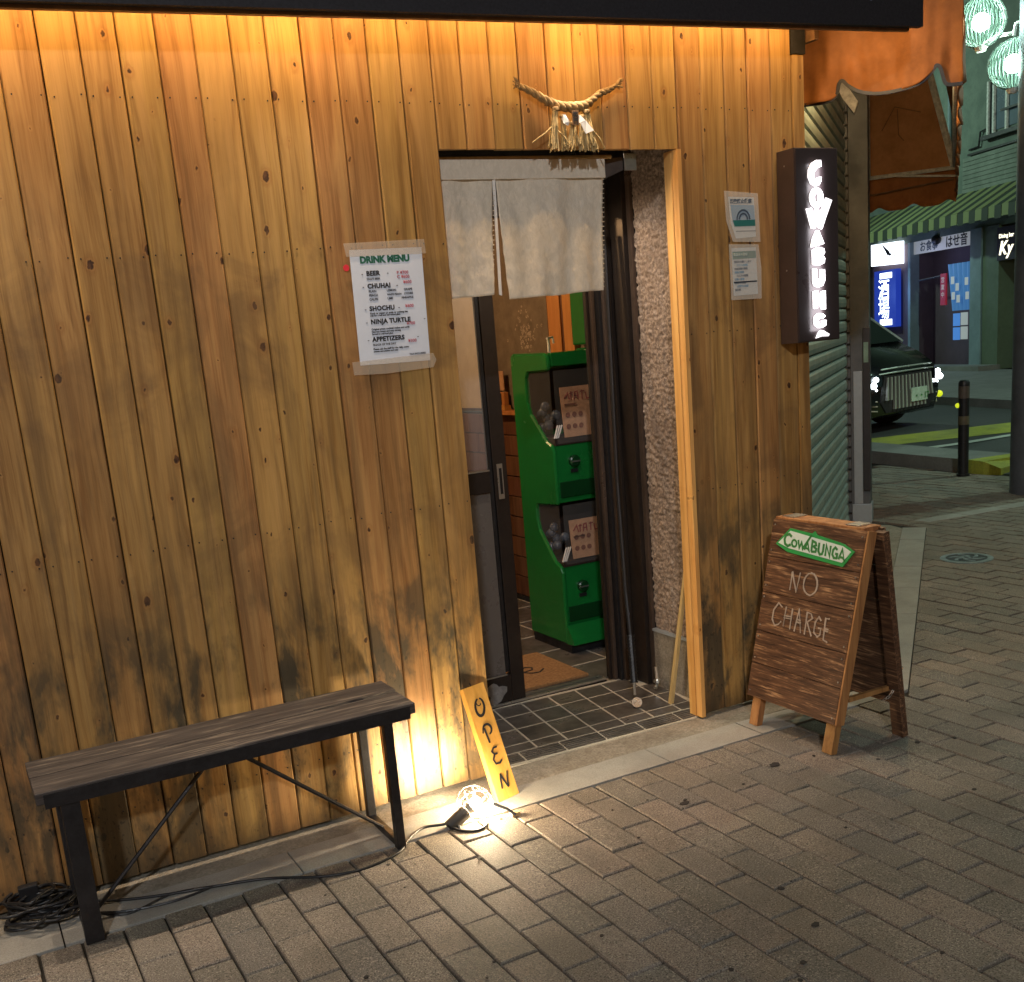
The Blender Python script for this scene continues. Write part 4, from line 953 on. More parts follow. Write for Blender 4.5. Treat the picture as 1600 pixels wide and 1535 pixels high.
# ------------------------------------------------------------------ lit sign box
sb = thing('lit_sign_box', 'tall brown box sign with glowing white stacked letters on the facade corner', 'sign', (3.08, -.05, 1.41))
MB().box(2.970, 3.182, -.098, -.008, 1.412, 2.106, .002).build('case', M_box, sb)
MB().box(2.974, 3.178, -.103, -.0985, 1.416, 2.102, .001).build('face', M_boxf, sb)
for x, z in ((2.9695, 2.05), (2.9695, 1.68)): MB().lathe((x, -.05, z), [(.003, 0), (.003, .002)], 8, axis=(-1, 0, 0)).build('screw', M_alu, sb)
def glyph(poly, name='letter'):
    cx_ = sum(p[0] for p in poly) / len(poly); cz_ = (max(p[1] for p in poly) + min(p[1] for p in poly)) / 2
    poly = [(cx_ + (x - cx_) * .95, cz_ + (z - cz_) * .90) for x, z in poly]; mb = MB(); mb.prism([(x, -.1035, z) for x, z in poly], (0, -.006, 0)); return mb.build(name, M_letter, sb)
def arc(cx, cz, rx, rz, a0, a1, n=12): return [(cx + rx * math.cos(math.radians(a0 + (a1 - a0) * i / n)), cz + rz * math.sin(math.radians(a0 + (a1 - a0) * i / n))) for i in range(n + 1)]
def glyph_ring(cx, cz, rx, rz, ix, iz):
    mb = MB(); n = 20
    o = arc(cx, cz, rx, rz, 0, 360, n)[:-1]; i_ = arc(cx, cz, ix, iz, 0, 360, n)[:-1]
    for k in range(n):
        j = (k + 1) % n; q = [o[k], o[j], i_[j], i_[k]]
        f = [mb.bm.verts.new((x, -.1095, z)) for x, z in q]; b = [mb.bm.verts.new((x, -.1035, z)) for x, z in q]
        mb.bm.faces.new(f)
        mb.bm.faces.new((f[0], f[1], b[1], b[0])); mb.bm.faces.new((f[2], f[3], b[3], b[2]))
    mb.build('letter', M_letter, sb)
glyph([(3.094, 2.066), (3.094, 2.041), (3.076, 2.037), (3.056, 2.018), (3.056, 2.000), (3.064, 1.990), (3.074, 1.998), (3.092, 2.002), (3.093, 1.985), (3.082, 1.970), (3.062, 1.965), (3.040, 1.976), (3.028, 2.0), (3.030, 2.030), (3.048, 2.056), (3.070, 2.066)])
glyph_ring(3.068, 1.930, .033, .035, .011, .017)
glyph([(3.014, 1.895), (3.040, 1.897), (3.052, 1.862), (3.060, 1.894), (3.075, 1.894), (3.082, 1.868), (3.118, 1.935), (3.148, 1.925), (3.092, 1.812), (3.070, 1.822), (3.064, 1.840), (3.054, 1.815), (3.038, 1.818)])
glyph([(3.064, 1.817), (3.076, 1.817), (3.103, 1.764), (3.080, 1.760), (3.034, 1.752), (3.045, 1.79)])
glyph([(3.040, 1.748), (3.070, 1.758), (3.100, 1.752), (3.106, 1.737), (3.096, 1.724), (3.106, 1.712), (3.102, 1.694), (3.076, 1.686), (3.041, 1.690)])
glyph([(3.041, 1.682), (3.062, 1.680), (3.062, 1.640), (3.082, 1.640), (3.082, 1.678), (3.104, 1.676), (3.104, 1.632), (3.092, 1.612), (3.066, 1.606), (3.046, 1.614), (3.041, 1.634)])
glyph([(3.042, 1.600), (3.064, 1.602), (3.085, 1.560), (3.086, 1.598), (3.106, 1.600), (3.106, 1.524), (3.084, 1.526), (3.064, 1.566), (3.062, 1.530), (3.042, 1.530)])
glyph([(3.104, 1.505), (3.086, 1.516), (3.064, 1.518), (3.046, 1.506), (3.042, 1.488), (3.046, 1.470), (3.066, 1.458), (3.090, 1.460), (3.106, 1.466), (3.108, 1.488), (3.084, 1.488), (3.084, 1.480), (3.090, 1.478), (3.070, 1.475), (3.064, 1.490), (3.074, 1.500), (3.090, 1.496)])
glyph([(3.074, 1.452), (3.088, 1.452), (3.122, 1.435), (3.118, 1.426), (3.08, 1.428), (3.052, 1.422), (3.062, 1.44)])
light('sign_glow', 'AREA', (3.07, -.22, 1.76), 0.0, (1, .95, 1)) if False else None

# ------------------------------------------------------------------ bench
bn_ = thing('bench', 'long weathered dark plank bench on a black steel frame against the facade', 'bench', (.63, -.18, 0))
bx0, bx1, zt, zb = .083, 1.178, .462, .428
MB().box(bx0, bx1, -.332, -.188, zb, zt, .004).build('seat_board', M_bench, bn_)
MB().prism([(bx0, -.184, zb), (.90, -.184, zb), (.905, -.170, zb), (1.158, -.160, zb), (bx1 + .006, -.160, zb), (bx1 + .006, -.040, zb), (bx0, -.040, zb)], (0, 0, zt - zb - .001)).build('seat_board', M_bench, bn_)
MB().box(bx0 + .02, bx1 - .02, -.336, -.3335, zb - .012, zt - .006).build('front_rail', M_legmetal, bn_)
for x, wx_ in ((.165, .050), (1.085, .028)):
    for y in (-.315, -.070): MB().box(x - wx_ / 2, x + wx_ / 2, y - .014, y + .014, .001, zb - .002, .002).build('leg', M_legmetal, bn_)
    MB().box(x - wx_ / 2 + .003, x + wx_ / 2 - .003, -.300, -.085, .004, .026, .002).build('foot_rail', M_legmetal, bn_)
    MB().box(x - .012, x + .012, -.298, -.087, zb - .028, zb - .003).build('top_rail', M_legmetal, bn_)
for x1_, z1_ in ((.185, .03), (1.075, .03)): MB().tube([(.60 if x1_ < .6 else .615, -.200, zb - .004), (x1_, -.200, z1_)], .0065, 8).build('brace', M_legmetal, bn_)

# ------------------------------------------------------------------ OPEN board
ob = thing('open_board', 'narrow orange board lettered OPEN leaning on the planks by the doorway', 'sign', (1.53, -.15, 0))
A, Bq, Dq = V((1.491, -.212, .001)), V((1.583, -.186, .001)), V((1.476, -.040, .365))
Cq = Dq + Bq - A
xx = (Bq - A).normalized(); yy = (Dq - A); yy = (yy - xx * yy.dot(xx)); Hh = yy.length; yy.normalize(); zz_ = xx.cross(yy)
if zz_.y > 0: zz_ = -zz_
mb = MB(); th = -zz_ * .022
mb.hexa([A + th, Bq + th, Bq, A], [Dq + th, Cq + th, Cq, Dq]); board = mb.build('board', M_open, ob)
MB().tube([A.lerp(Dq, 1) + xx * .045 - zz_ * .01, A.lerp(Dq, 1) + xx * .045 + yy * .012 - zz_ * .01], .002, 6).build('hook', M_black, ob)
mb = MB(); XX = xx; YY = (Dq - A).normalized(); ZZ = XX.cross(YY)
if ZZ.dot(CAM - A) < 0: ZZ = -ZZ
mb.frame(A + ZZ * .0012, XX, YY, ZZ)
def ell(cx, cy, rx, ry, a0, a1, n=16, tilt=0): return [(cx + rx * math.cos(math.radians(a0 + (a1 - a0) * i / n)) + tilt * ry * math.sin(math.radians(a0 + (a1 - a0) * i / n)), cy + ry * math.sin(math.radians(a0 + (a1 - a0) * i / n))) for i in range(n + 1)]
wv_ = lambda n, w0: [w0 * (.7 + .5 * abs(math.sin(i * math.pi / max(1, n - 1)))) for i in range(n)]
mb.stroke(ell(.046, .325, .020, .030, 100, 440, 18, .15), wv_(19, .0085), .0008)
mb.stroke(ell(.046, .342, .010, .012, 180, 330, 6), .004, .0008)
mb.stroke([(.036, .252), (.038, .222), (.040, .198)], .008, .0008); mb.stroke([(.024, .236), (.030, .251)] + ell(.047, .244, .019, .018, 130, -80, 12), wv_(15, .0075), .0008)
mb.stroke([(.064, .177), (.048, .178), (.036, .168), (.044, .156), (.058, .155)], .0066, .0008); mb.stroke([(.044, .156), (.032, .140), (.038, .124), (.056, .122), (.068, .130)], .0066, .0008)
mb.stroke([(.030, .038), (.036, .070), (.042, .088)], .0075, .0008); mb.stroke([(.040, .088), (.054, .048), (.060, .036)], .0075, .0008); mb.stroke([(.060, .036), (.066, .070), (.074, .088)], .0062, .0008)
mb.build('letters', M_ink, board)

# ------------------------------------------------------------------ clamp work lamp on the ground
wl = thing('floor_work_lamp', 'lit caged clamp work lamp lying on the ground beside the OPEN board', 'work lamp', (1.36, -.28, 0))
LB = V((1.375, -.275, .055)); ax = V((.80, .10, .35)).normalized(); S0 = LB - ax * .12
MB().tube([S0, S0 + ax * .045, S0 + ax * .075, S0 + ax * .08], [.020, .023, .023, .017], 14).build('socket', M_cable, wl, smooth='auto')
MB().tube([S0 + ax * .082, S0 + ax * .095], [.013, .020], 12).build('bulb_neck', M_alu, wl)
MB().sphere(LB, .020, 18).build('bulb', M_bulb, wl, smooth=True)
mb = MB(); q = V((0, 0, 1)).rotation_difference(ax)
for k in range(7):
    a = k * 2 * math.pi / 7; path = []
    for i in range(13):
        t = i / 12 * math.pi * .97; r = .052 * math.sin(t) + .018 * (1 - t / math.pi); h = -.055 * math.cos(t)
        path.append(LB + q @ V((math.cos(a) * r, math.sin(a) * r, h)))
    mb.tube(path, .0016, 5)
for h, r in ((-.03, .048), (.0, .054), (.03, .046)): mb.tube([LB + q @ V((math.cos(t * .39) * r, math.sin(t * .39) * r, h)) for t in range(16)], .0015, 5, closed=True)
mb.build('wire_cage', M_galv, wl)
MB().tube([S0 + ax * .03 + V((0, -.02, -.01)), S0 + V((.02, -.05, -.02)), S0 + V((.05, -.06, -.005))], .006, 6).build('clamp', M_black, wl)
MB().tube([LB + V((.045, -.02, -.005)), LB + V((.085, -.055, -.025)), LB + V((.105, -.075, -.045))], .005, 6).build('handle', M_cable, wl)
MB().box(1.47, 1.50, -.345, -.325, .001, .014).build('wedge', M_lath, wl)
l = light('bulb_light', 'POINT', LB + V((0, 0, .0)), 25, (1, .76, .46), .042); l.parent = wl; l.location = LB - wloc(wl)
l = light('bulb_reflector_beam', 'SPOT', LB + V((0, 0, .0)), 120, (1, .82, .56), .042, (1.30, 0, .11), 76, 1.0); l.parent = wl; l.location = LB - wloc(wl)
wl_shade = None
cbl = MB(); path = lerp_path([V(p) for p in ((1.265, -.285, .012), (1.285, -.33, .005), (1.33, -.362, .004), (1.375, -.345, .004), (1.385, -.300, .004), (1.35, -.262, .004), (1.27, -.255, .004), (1.20, -.235, .004), (1.13, -.28, .004), (1.06, -.352, .004), (.93, -.385, .004), (.81, -.352, .004), (.67, -.262, .004), (.52, -.212, .005), (.40, -.178, .005), (.28, -.130, .005), (.18, -.075, .008), (.10, -.02, .012))], 160)
cbl.tube(path, .0045, 7); o = cbl.build('power_cable', M_cable, smooth=True); tag(o, 'black power cable running under the bench to the work lamp', 'cable')
coil = thing('cable_coil', 'heap of coiled black cables at the foot of the planks beside the bench', 'cable coil', (.05, -.06, 0))
rr = random.Random(4); mb = MB()
for k in range(13):
    cx, cy = .055 + rr.uniform(-.035, .035), -.065 + rr.uniform(-.03, .03); r1, r2 = rr.uniform(.05, .12), rr.uniform(.035, .09); z = .008 + k * .0045; ph = rr.uniform(0, 3); tl = rr.uniform(-.02, .035)
    mb.tube([(cx + math.cos(t * .35) * r1 * (1 + .22 * math.sin(t * .7 + ph * 3)), cy + math.sin(t * .35) * r2 * (1 + .25 * math.cos(t * 1.05 + ph * 2)), max(.006, z + math.sin(t * .35 + ph) * tl * .5 + abs(tl) * .4)) for t in range(18)], .0048, 6, closed=True)
lo_ = mb.build('cable_loops', M_cable, coil, smooth=True); lo_['kind'] = 'stuff'
for sgn in range(2): MB().tube(lerp_path([V((.15, -.13 + sgn * .03, .006)), V((.26, -.20 - sgn * .02, .005)), V((.40, -.23 + sgn * .05, .005)), V((.52, -.212, .006))], 20), .0035, 6).build('cable_tail', M_cable, coil)
MB().box(.00, .055, -.03, .0 - .004, .01, .085, .004).build('plug_box', M_cable, coil)

# ------------------------------------------------------------------ A-frame sign
af = thing('a_frame_sign', 'brown wooden A-frame board with green name plate and chalk words NO CHARGE', 'sandwich board', (2.78, -.40, 0))
tl_ = math.hypot(.15, .785); upv = V((.15, 0, .785)).normalized(); nf = V((-upv.z, 0, upv.x)); acr = V((0, -1, 0))
def AF(a, t, d=0): return V((2.61, 0, 0)) + acr * a + upv * t + nf * d              # a = -y, t up the panel, d outwards
def afbox(name, mat, a0, a1, t0, t1, d0, d1, par=af, bev=.002):
    return MB().frame((2.61, 0, 0), acr, upv, nf).box(a0, a1, t0, t1, d0, d1, bev).build(name, mat, par)
# frame (x=acr,y=upv,z=acr x upv) – outward is the side facing the street
th_ = .022
def afb(name, mat, a0, a1, t0, t1, d0, d1, par=af, bev=.0015, skew=True):
    f = lambda a, t, d: AF(a + (.002 if False else 0) + (t / .8) * .040 * (1 if skew else 0) - .0, t, d)
    mb = MB(); mb.hexa([f(a0, t0, d0), f(a1, t0, d0), f(a1, t0, d1), f(a0, t0, d1)], [f(a0, t1, d0), f(a1, t1, d0), f(a1, t1, d1), f(a0, t1, d1)]); return mb.build(name, mat, par)
cuts = [.112, .385, .540, .668, .800]
cuts = [.112, .245, .370, .520, .655, .798]
for a, b in zip(cuts, cuts[1:]): afb('board', M_sign, .150, .604, a + .0015, b - .0015, 0 + random.uniform(0, .0015), .012)
afb('leg', M_signleg, .172, .215, .002, .79, -.028, -.001)
afb('leg', M_signleg, .556, .601, .002, .79, -.028, -.001)
afb('side_strip', M_signleg, .6045, .612, .112, .798, -.028, .010, label if False else af)
# back panel
ub = V((-.135, 0, .785)).normalized(); nb = V((ub.z, 0, -ub.x)) * 1
def BF(a, t, d): return V((2.955, 0, 0)) + acr * (a + (t / .8) * .040) + ub * t + V((ub.z, 0, -ub.x)) * d
def afk(name, mat, a0, a1, t0, t1, d0, d1):
    mb = MB(); mb.hexa([BF(a0, t0, d0), BF(a1, t0, d0), BF(a1, t0, d1), BF(a0, t0, d1)], [BF(a0, t1, d0), BF(a1, t1, d0), BF(a1, t1, d1), BF(a0, t1, d1)]); return mb.build(name, mat, af)
for a, b in zip(cuts, cuts[1:]): afk('back_board', M_sign, .162, .606, a + .0015, b - .0015, 0, .012)
afk('leg', M_sign, .175, .22, .002, .79, -.028, -.001); afk('leg', M_sign, .585, .634, .002, .79, -.028, -.001)
MB().box(2.755, 2.835, -.625, -.192, .772, .792, .002).build('top_cap', M_signleg, af)
MB().box(2.70, 2.93, -.60, -.585, .175, .192).build('spreader', M_signleg, af)
for y in (-.25, -.56): MB().box(2.765, 2.83, y - .03, y + .03, .7925, .7955).build('hinge', M_alu, af)
mb = MB(); ca, cbb = V((2.935, -.625, .262)), V((2.885, -.618, .165))
pts = [V((2.935, -.625, .262)), V((2.92, -.624, .235)), V((2.907, -.622, .208)), V((2.895, -.62, .182)), V((2.878, -.618, .162)), V((2.85, -.615, .152))]
for i, (a, b) in enumerate(zip(pts, pts[1:])):
    for h in range(2):
        c0 = a.lerp(b, .25 + .5 * h); d = (b - a).normalized(); n_ = V((0, 1, 0)) if (i * 2 + h) % 2 else d.cross(V((0, 1, 0)))
        mb.tube([c0 + d * math.cos(t * .785) * .0095 + n_ * math.sin(t * .785) * .0048 for t in range(8)], .0014, 5, closed=True)
mb.build('chain', M_galv, af)
mb = MB()
for t in (.135, .265, .348, .392, .500, .545, .635, .68, .775):
    for a in (.163, .590): mb.lathe(AF(a + t / .8 * .04, t, .0132), [(.0035, 0), (.003, .0015)], 8, axis=nf)
sc_ = mb.build('screw', M_galv, af); sc_['kind'] = 'stuff'
# plate
def AP(a, t): return AF(a, t, .0140)
fr_ = lambda d: MB().frame(AF(0, 0, d), acr, upv, nf)
rim = [(.224, .708), (.292, .770), (.553, .745), (.600, .722), (.560, .665), (.287, .684)]
# outward sign of the local z: acr x upv
zc_ = acr.cross(upv); sgn = 1 if zc_.dot(nf) > 0 else -1
def plate(name, pts, d0, d1, mat):
    mb = MB(); mb.prism([AF(a, t, d0) for a, t in pts], nf * (d1 - d0)); return mb.build(name, mat, af)
outer = [(.222, .706), (.288, .770), (.400, .762), (.412, .772), (.424, .760), (.556, .743), (.606, .722), (.562, .664), (.288, .682)]
innr = [(.236, .711), (.292, .761), (.553, .735), (.593, .720), (.557, .678), (.292, .697)]
plate('name_plate', outer, .0135, .018, M_gg); plate('name_plate_face', innr, .0182, .0195, M_gw)
mb = MB().frame(AF(0, 0, .0197), acr, upv, acr.cross(upv))
TH = .0012 * (1 if sgn > 0 else -1)
def let(pts, w=.0085, closed=False): mb.stroke(pts, w, TH, closed)
def L(x, y, k=1.0):                                                     # letter space to plate: x along, slant with the plate
    return (.262 + x * .93, .7275 - x * .072 + y * .88)
let([L(*p) for p in ((.045, .018), (.030, .026), (.012, .018), (.006, .0), (.012, -.018), (.028, -.024), (.044, -.014))], .0095)
let([L(.062 + .013 * math.cos(a * .5236), -.006 + .014 * math.sin(a * .5236)) for a in range(12)], .0075, True)
let([L(*p) for p in ((.082, .012), (.092, -.018), (.101, .006), (.111, -.018), (.150, .046))], .0085)
let([L(*p) for p in ((.120, -.020), (.134, .012), (.146, -.020), (.137, -.012), (.127, -.012))], .0072)
let([L(*p) for p in ((.158, -.020), (.158, .024), (.176, .020), (.180, .010), (.166, .003), (.182, -.004), (.180, -.016), (.158, -.020))], .0085)
let([L(*p) for p in ((.194, .024), (.194, -.010), (.203, -.022), (.214, -.018), (.218, -.006), (.218, .024))], .0085)
let([L(*p) for p in ((.232, -.022), (.232, .022), (.254, -.020), (.254, .024))], .0085)
let([L(*p) for p in ((.290, .014), (.278, .022), (.268, .010), (.267, -.008), (.276, -.020), (.290, -.018), (.291, -.002), (.281, -.002))], .0080)
let([L(*p) for p in ((.300, -.020), (.314, .022), (.329, -.020), (.322, -.010), (.306, -.010))], .0080)
mb.build('name_lettering', M_gl, af)
mb = MB().frame(AF(0, 0, .0138), acr, upv, acr.cross(upv)); rr = random.Random(2)
def chalk(pts):
    for k in range(3):
        mb.stroke([(x + rr.uniform(-.0022, .0022), y + rr.uniform(-.0022, .0022)) for x, y in pts], .0036, TH)
def q_(a, t): return (a, t)
chalk([(.318, .545), (.322, .615)]); chalk([(.322, .615), (.352, .543)]); chalk([(.352, .543), (.362, .616)])
chalk([(.418 + .034 * math.cos(a * .4), .582 + .040 * math.sin(a * .4)) for a in range(17)])
chalk([(.292, .478), (.272, .490), (.250, .462), (.246, .425), (.262, .404), (.284, .412), (.294, .424)])
chalk([(.308, .408), (.312, .482)]); chalk([(.342, .404), (.345, .480)]); chalk([(.308, .440), (.344, .442)]); chalk([(.308, .448), (.346, .450)])
chalk([(.366, .402), (.380, .484), (.398, .400)]); chalk([(.370, .436), (.394, .436)]); chalk([(.372, .446), (.392, .446)])
chalk([(.418, .400), (.420, .480), (.440, .478), (.448, .462), (.424, .446), (.452, .400)])
chalk([(.492, .462), (.478, .474), (.464, .450), (.464, .416), (.480, .402), (.494, .412), (.494, .434), (.482, .434)])
chalk([(.530, .476), (.512, .474), (.512, .398), (.532, .392)]); chalk([(.512, .438), (.530, .438)]); chalk([(.512, .430), (.528, .430)])
cwo = mb.build('chalk_words', M_chalk, af); cwo['kind'] = 'stuff'
print('afsgn', sgn)

# ================================================================== CHAMFER: shutter, post, awning
shu = thing('roller_shutter', 'grey green roller shutter on the chamfered corner wall', 'shutter', tuple(P0 + D * -1.8))
s0, s1 = -3.42, -.06
prof = []
sl = MB()
pitch_ = .081
sect = [(0, 0), (.010, .006), (.014, .030), (.012, .056), (.003, .071), (-.012, .074), (-.012, -.002)]
sl.frame(P0, D, N, (0, 0, 1)); sl.prism([(s0, o_, z_) for o_, z_ in sect], (s1 - s0, 0, 0)); proto = sl.build('slat', M_shut, shu, origin=P0)
proto.location = P0 + V((0, 0, .01)) - wloc(shu)
for k in range(1, 36): inst(proto, 'slat', tuple(P0 + V((0, 0, .01 + k * pitch_))), shu)
MB().frame(P0, D, N, (0, 0, 1)).box(-.058, -.012, -.03, .028, 0, 3.2, .003).build('guide_rail', M_post, shu)
MB().frame(P0, D, N, (0, 0, 1)).box(s0 - .02, -.01, -.20, -.03, 0, 6).build('backing_wall', M_dark, shu)
mb = MB().frame(P0, D, N, (0, 0, 1))
for k in range(36): mb.box(-.066, -.056, .010, .030, .072 + k * pitch_, .086 + k * pitch_)
sn = mb.build('guide_notch', M_dark, shu); sn['kind'] = 'stuff'
post = thing('corner_post', 'square grey steel post beside the shutter with a pale kick plate', 'post', tuple(P0 + D * .09))
pf = lambda: MB().frame(P0, D, N, (0, 0, 1))
pf().box(-.010, .17, -.17, .155, 0, 4.2, .004).build('post', M_post, post)
pf().box(-.016, -.0105, .045, .105, .14, 1.10, .002).build('kick_plate', M_plate, post)
pf().box(-.020, .172, .03, .165, 0, .138, .002).build('base_plate', M_plate, post)
pf().box(-.040, -.0105, .112, .160, .24, 1.40, .003).build('dark_cover', M_bgdark, post)
pf().box(-.0425, -.0405, .118, .150, 1.16, 1.30).build('sticker', simple('green_sticker', (.18, .30, .24), .5), post)
pf().box(-.0145, -.0105, -.02, .02, 0, 3.9, .001).build('edge_trim', M_plate, post)
pf().prism([(-.07, -.04, 2.98), (-.07, .0, 3.05), (-.07, .10, 2.89), (-.07, .075, 2.82)], (.03, 0, 0)).build('arm_bracket', M_awnframe, post)
cw = thing('corner_building', 'upper dark wall of the chamfered corner building above the shutter', 'building', tuple(P0 + V((0, 0, 3))))
pf().box(-3.6, 2.4, -.6, -.21, 2.95, 7).build('upper_wall', M_room, cw)
pf().box(.19, 2.4, -.55, -.12, 0, 7).build('side_wall', M_bgdark, cw)

awn = thing('orange_awning', 'scalloped orange canvas awning over the chamfered corner, lit from below', 'awning', tuple(P0 + D * -.8 + N * .4 + V((0, 0, 2.34))))
sN, sF = -3.37, 1.82
fcurve = [(.722, 2.62), (.712, 2.80), (.690, 3.0), (.65, 3.2), (.585, 3.42), (.49, 3.62), (.36, 3.78), (.20, 3.88), (.02, 3.92)]
def interp_scallop(pts, step=.012):
    out = []; P = [V((a, b, 0)) for a, b in pts]
    return [(p.x, p.y) for p in lerp_path(P, max(24, len(P) * 5))]
near_low = [(.02, 2.36), (.124, 2.352), (.208, 2.351), (.248, 2.365), (.262, 2.412), (.276, 2.420), (.300, 2.396), (.344, 2.368), (.405, 2.352), (.478, 2.350), (.560, 2.362), (.604, 2.392), (.626, 2.418), (.642, 2.404), (.658, 2.352), (.68, 2.340), (.722, 2.338)]
lowp = interp_scallop(near_low)
def canvas_grid(name, mat, fn, nu, nv, smooth=True):
    mb = MB(); g = [[mb.bm.verts.new(fn(i / nu, j / nv)) for i in range(nu + 1)] for j in range(nv + 1)]
    for j in range(nv):
        for i in range(nu): mb.bm.faces.new((g[j][i], g[j][i + 1], g[j + 1][i + 1], g[j + 1][i]))
    o = mb.build(name, mat, awn, smooth=smooth); so = o.modifiers.new('t', 'SOLIDIFY'); so.thickness = .004; return o
def near_fn(u, v):                                                      # end panel facing the camera: valance and gable in one cloth
    k = u * (len(lowp) - 1); i = min(int(k), len(lowp) - 2); f = k - i
    lo = (lowp[i][0] * (1 - f) + lowp[i + 1][0] * f, lowp[i][1] * (1 - f) + lowp[i + 1][1] * f)
    k = u * (len(fcurve) - 1); fc_ = [(a, b) for a, b in fcurve[::-1]]; i = min(int(k), len(fc_) - 2); f = k - i
    o_ = lo[0]
    # top height for this outward distance
    zt_ = 3.92
    for (a0, b0), (a1, b1) in zip(fc_, fc_[1:]):
        if a0 <= o_ <= a1: zt_ = b0 + (b1 - b0) * (o_ - a0) / (a1 - a0 + 1e-9)
    if o_ > .70: zt_ = 2.62 + (.722 - o_) * 15
    z = lo[1] + (zt_ - lo[1]) * v ** 1.4
    wv = .045 * mnoise.noise(V((o_ * 6, z * 4, 1.5))) + .016 * mnoise.noise(V((o_ * 22, z * 9, 4.5))) + .026 * math.sin(o_ * 19 + .7) * math.exp(-(z - 2.34) * 5)
    return aw(sN + wv, o_, z)
canvas_grid('end_panel', M_awn, near_fn, 90, 34)
mb = MB().frame(P0 + D * (sN - .004), N, (0, 0, 1), -D)                  # dark binding on the scallops
mb.stroke([(a, b) for a, b in lowp], .013, .008); mb.build('edge_binding', M_bgdark, awn)
def front_fn(u, v):
    s_ = sN + (sF - sN) * u
    z = 2.345 + .27 * v + (.035 * abs(math.sin(u * math.pi * 9)) * (1 - v)); o_ = .722 + .010 * math.sin(u * 60) * (1 - v) + .012 * mnoise.noise(V((u * 14, v * 2, 0)))
    return aw(s_, o_, z)
canvas_grid('front_valance', M_awn, front_fn, 220, 8)
def top_fn(u, v):
    k = v * (len(fcurve) - 1); i = min(int(k), len(fcurve) - 2); f = k - i
    a = fcurve[i][0] * (1 - f) + fcurve[i + 1][0] * f; z = fcurve[i][1] * (1 - f) + fcurve[i + 1][1] * f
    return aw(sN + (sF - sN) * u, a + .012 * math.sin(u * math.pi * 10) ** 2 * -1, z)
canvas_grid('top_canvas', M_awn, top_fn, 60, 24)
def far_fn(u, v):
    o_ = .02 + .70 * u; zt_ = 3.9 - 1.2 * max(0, (u - .72)) / .28 * .55
    lo = 2.312 + .035 * (abs(math.sin(u * math.pi * 2.6 + .35)) ** 6)
    return aw(sF, o_, lo + (2.585 - lo) * v)
canvas_grid('far_valance', M_awn, far_fn, 60, 6)
pf().prism([(sF, .03, 2.60), (sF, .695, 2.60), (sF, .52, 3.33), (sF, .45, 3.6), (sF, .03, 3.85)], (.006, 0, 0)).build('far_end_panel', M_awnin, awn)
t = lambda *p: [aw(*q) for q in p]
MB().tube(t((sF - .03, .04, 2.59), (sF - .03, .715, 2.585)), .017, 6).build('frame_tube', M_awnframe, awn)
MB().tube(t((sF - .03, .045, 2.60), (sF - .03, .045, 3.8)), .017, 6).build('frame_tube', M_awnframe, awn)
MB().tube(t((sF - .06, .700, 2.60), (sF - .06, .50, 3.38), (sF - .06, .42, 3.6)), .03, 6).build('frame_tube', M_awnframe, awn)
MB().tube(t((sF - .10, .705, 2.60), (sF - .10, .53, 3.30), (sF - .10, .47, 3.55)), .012, 6).build('frame_tube', M_awnframe, awn)
MB().tube(t((sF - .03, .26, 2.58), (sF - .03, .715, 2.52)), .010, 6).build('frame_tube', M_awnframe, awn)
MB().tube(t((sN + .04, .70, 2.62), (sF - .03, .70, 2.60)), .014, 6).build('frame_tube', M_awnframe, awn)
MB().tube(t((sF - .03, .04, 2.45), (sF - .03, .70, 2.50)), .008, 6).build('frame_tube', M_browntrim, awn)
mb = MB()
for i, (a, b, c, d) in enumerate(((.15, 2.95, .25, 3.12), (.25, 3.12, .45, 3.05), (.27, 3.10, .28, 2.9), (.28, 2.9, .32, 2.85))): mb.tube([aw(sF - .002, a, b), aw(sF - .002, c, d)], .003, 4)
mb.build('crease_mark', M_browntrim, awn)

ail = thing('awning_lamp', 'warm bare lamp hidden inside the orange awning', 'lamp', tuple(aw(-2.3, .30, 2.92)))
MB().sphere(aw(-2.3, .30, 2.95), .03, 12).build('bulb', M_soff, ail); MB().tube([aw(-2.3, .30, 2.98), aw(-2.3, .05, 3.4)], .01, 6).build('arm', M_post, ail)
l = light('awning_lamp_light', 'POINT', tuple(aw(-2.3, .30, 2.90)), 52, (1, .70, .34), .04); l.parent = ail; l.location = (0, 0, -.04)  # unseen lamp added to light the inner panel and upper slats
# ================================================================== STREET: pole with globes, bollard, car, far building
pole = thing('street_pole', 'thick blue grey painted street pole at the right edge', 'pole', (7.72, 2.38, 0))
MB().tube([(7.72, 2.38, -.02), (7.72, 2.38, 2.0), (7.71, 2.40, 6.5)], [.175, .170, .155], 28).build('shaft', M_pole, pole, smooth='auto')
def globe(name, label, c, arm):
    g_ = thing(name, label, 'street lamp', tuple(c), 'globe lamps on the street pole'); c = V(c)
    MB().sphere(c, .175, 28).build('glass_globe', M_globe, g_, smooth=True)
    mb = MB()
    for k in range(18):
        a = k * math.pi / 18; d = V((math.cos(a), math.sin(a), 0))
        mb.tube([c + (d * math.cos(t * .3142) + V((0, 0, 1)) * math.sin(t * .3142)) * .1785 for t in range(20)], .0030, 4, closed=True)
    ri = mb.build('glass_ribs', M_rib, g_); 
    MB().sphere(c, .064, 20).build('bulb', M_bulb2, g_, smooth=True)
    MB().tube(arm, .014, 8).build('arm', M_awnframe, g_)
    MB().lathe(c + V((0, 0, -.205)), [(.03, 0), (.05, .035)], 14).build('collar', M_awnframe, g_)
    l = light('globe_light', 'POINT', tuple(c), 42, COOL, .10); l.parent = g_; l.location = (0, 0, 0); return g_
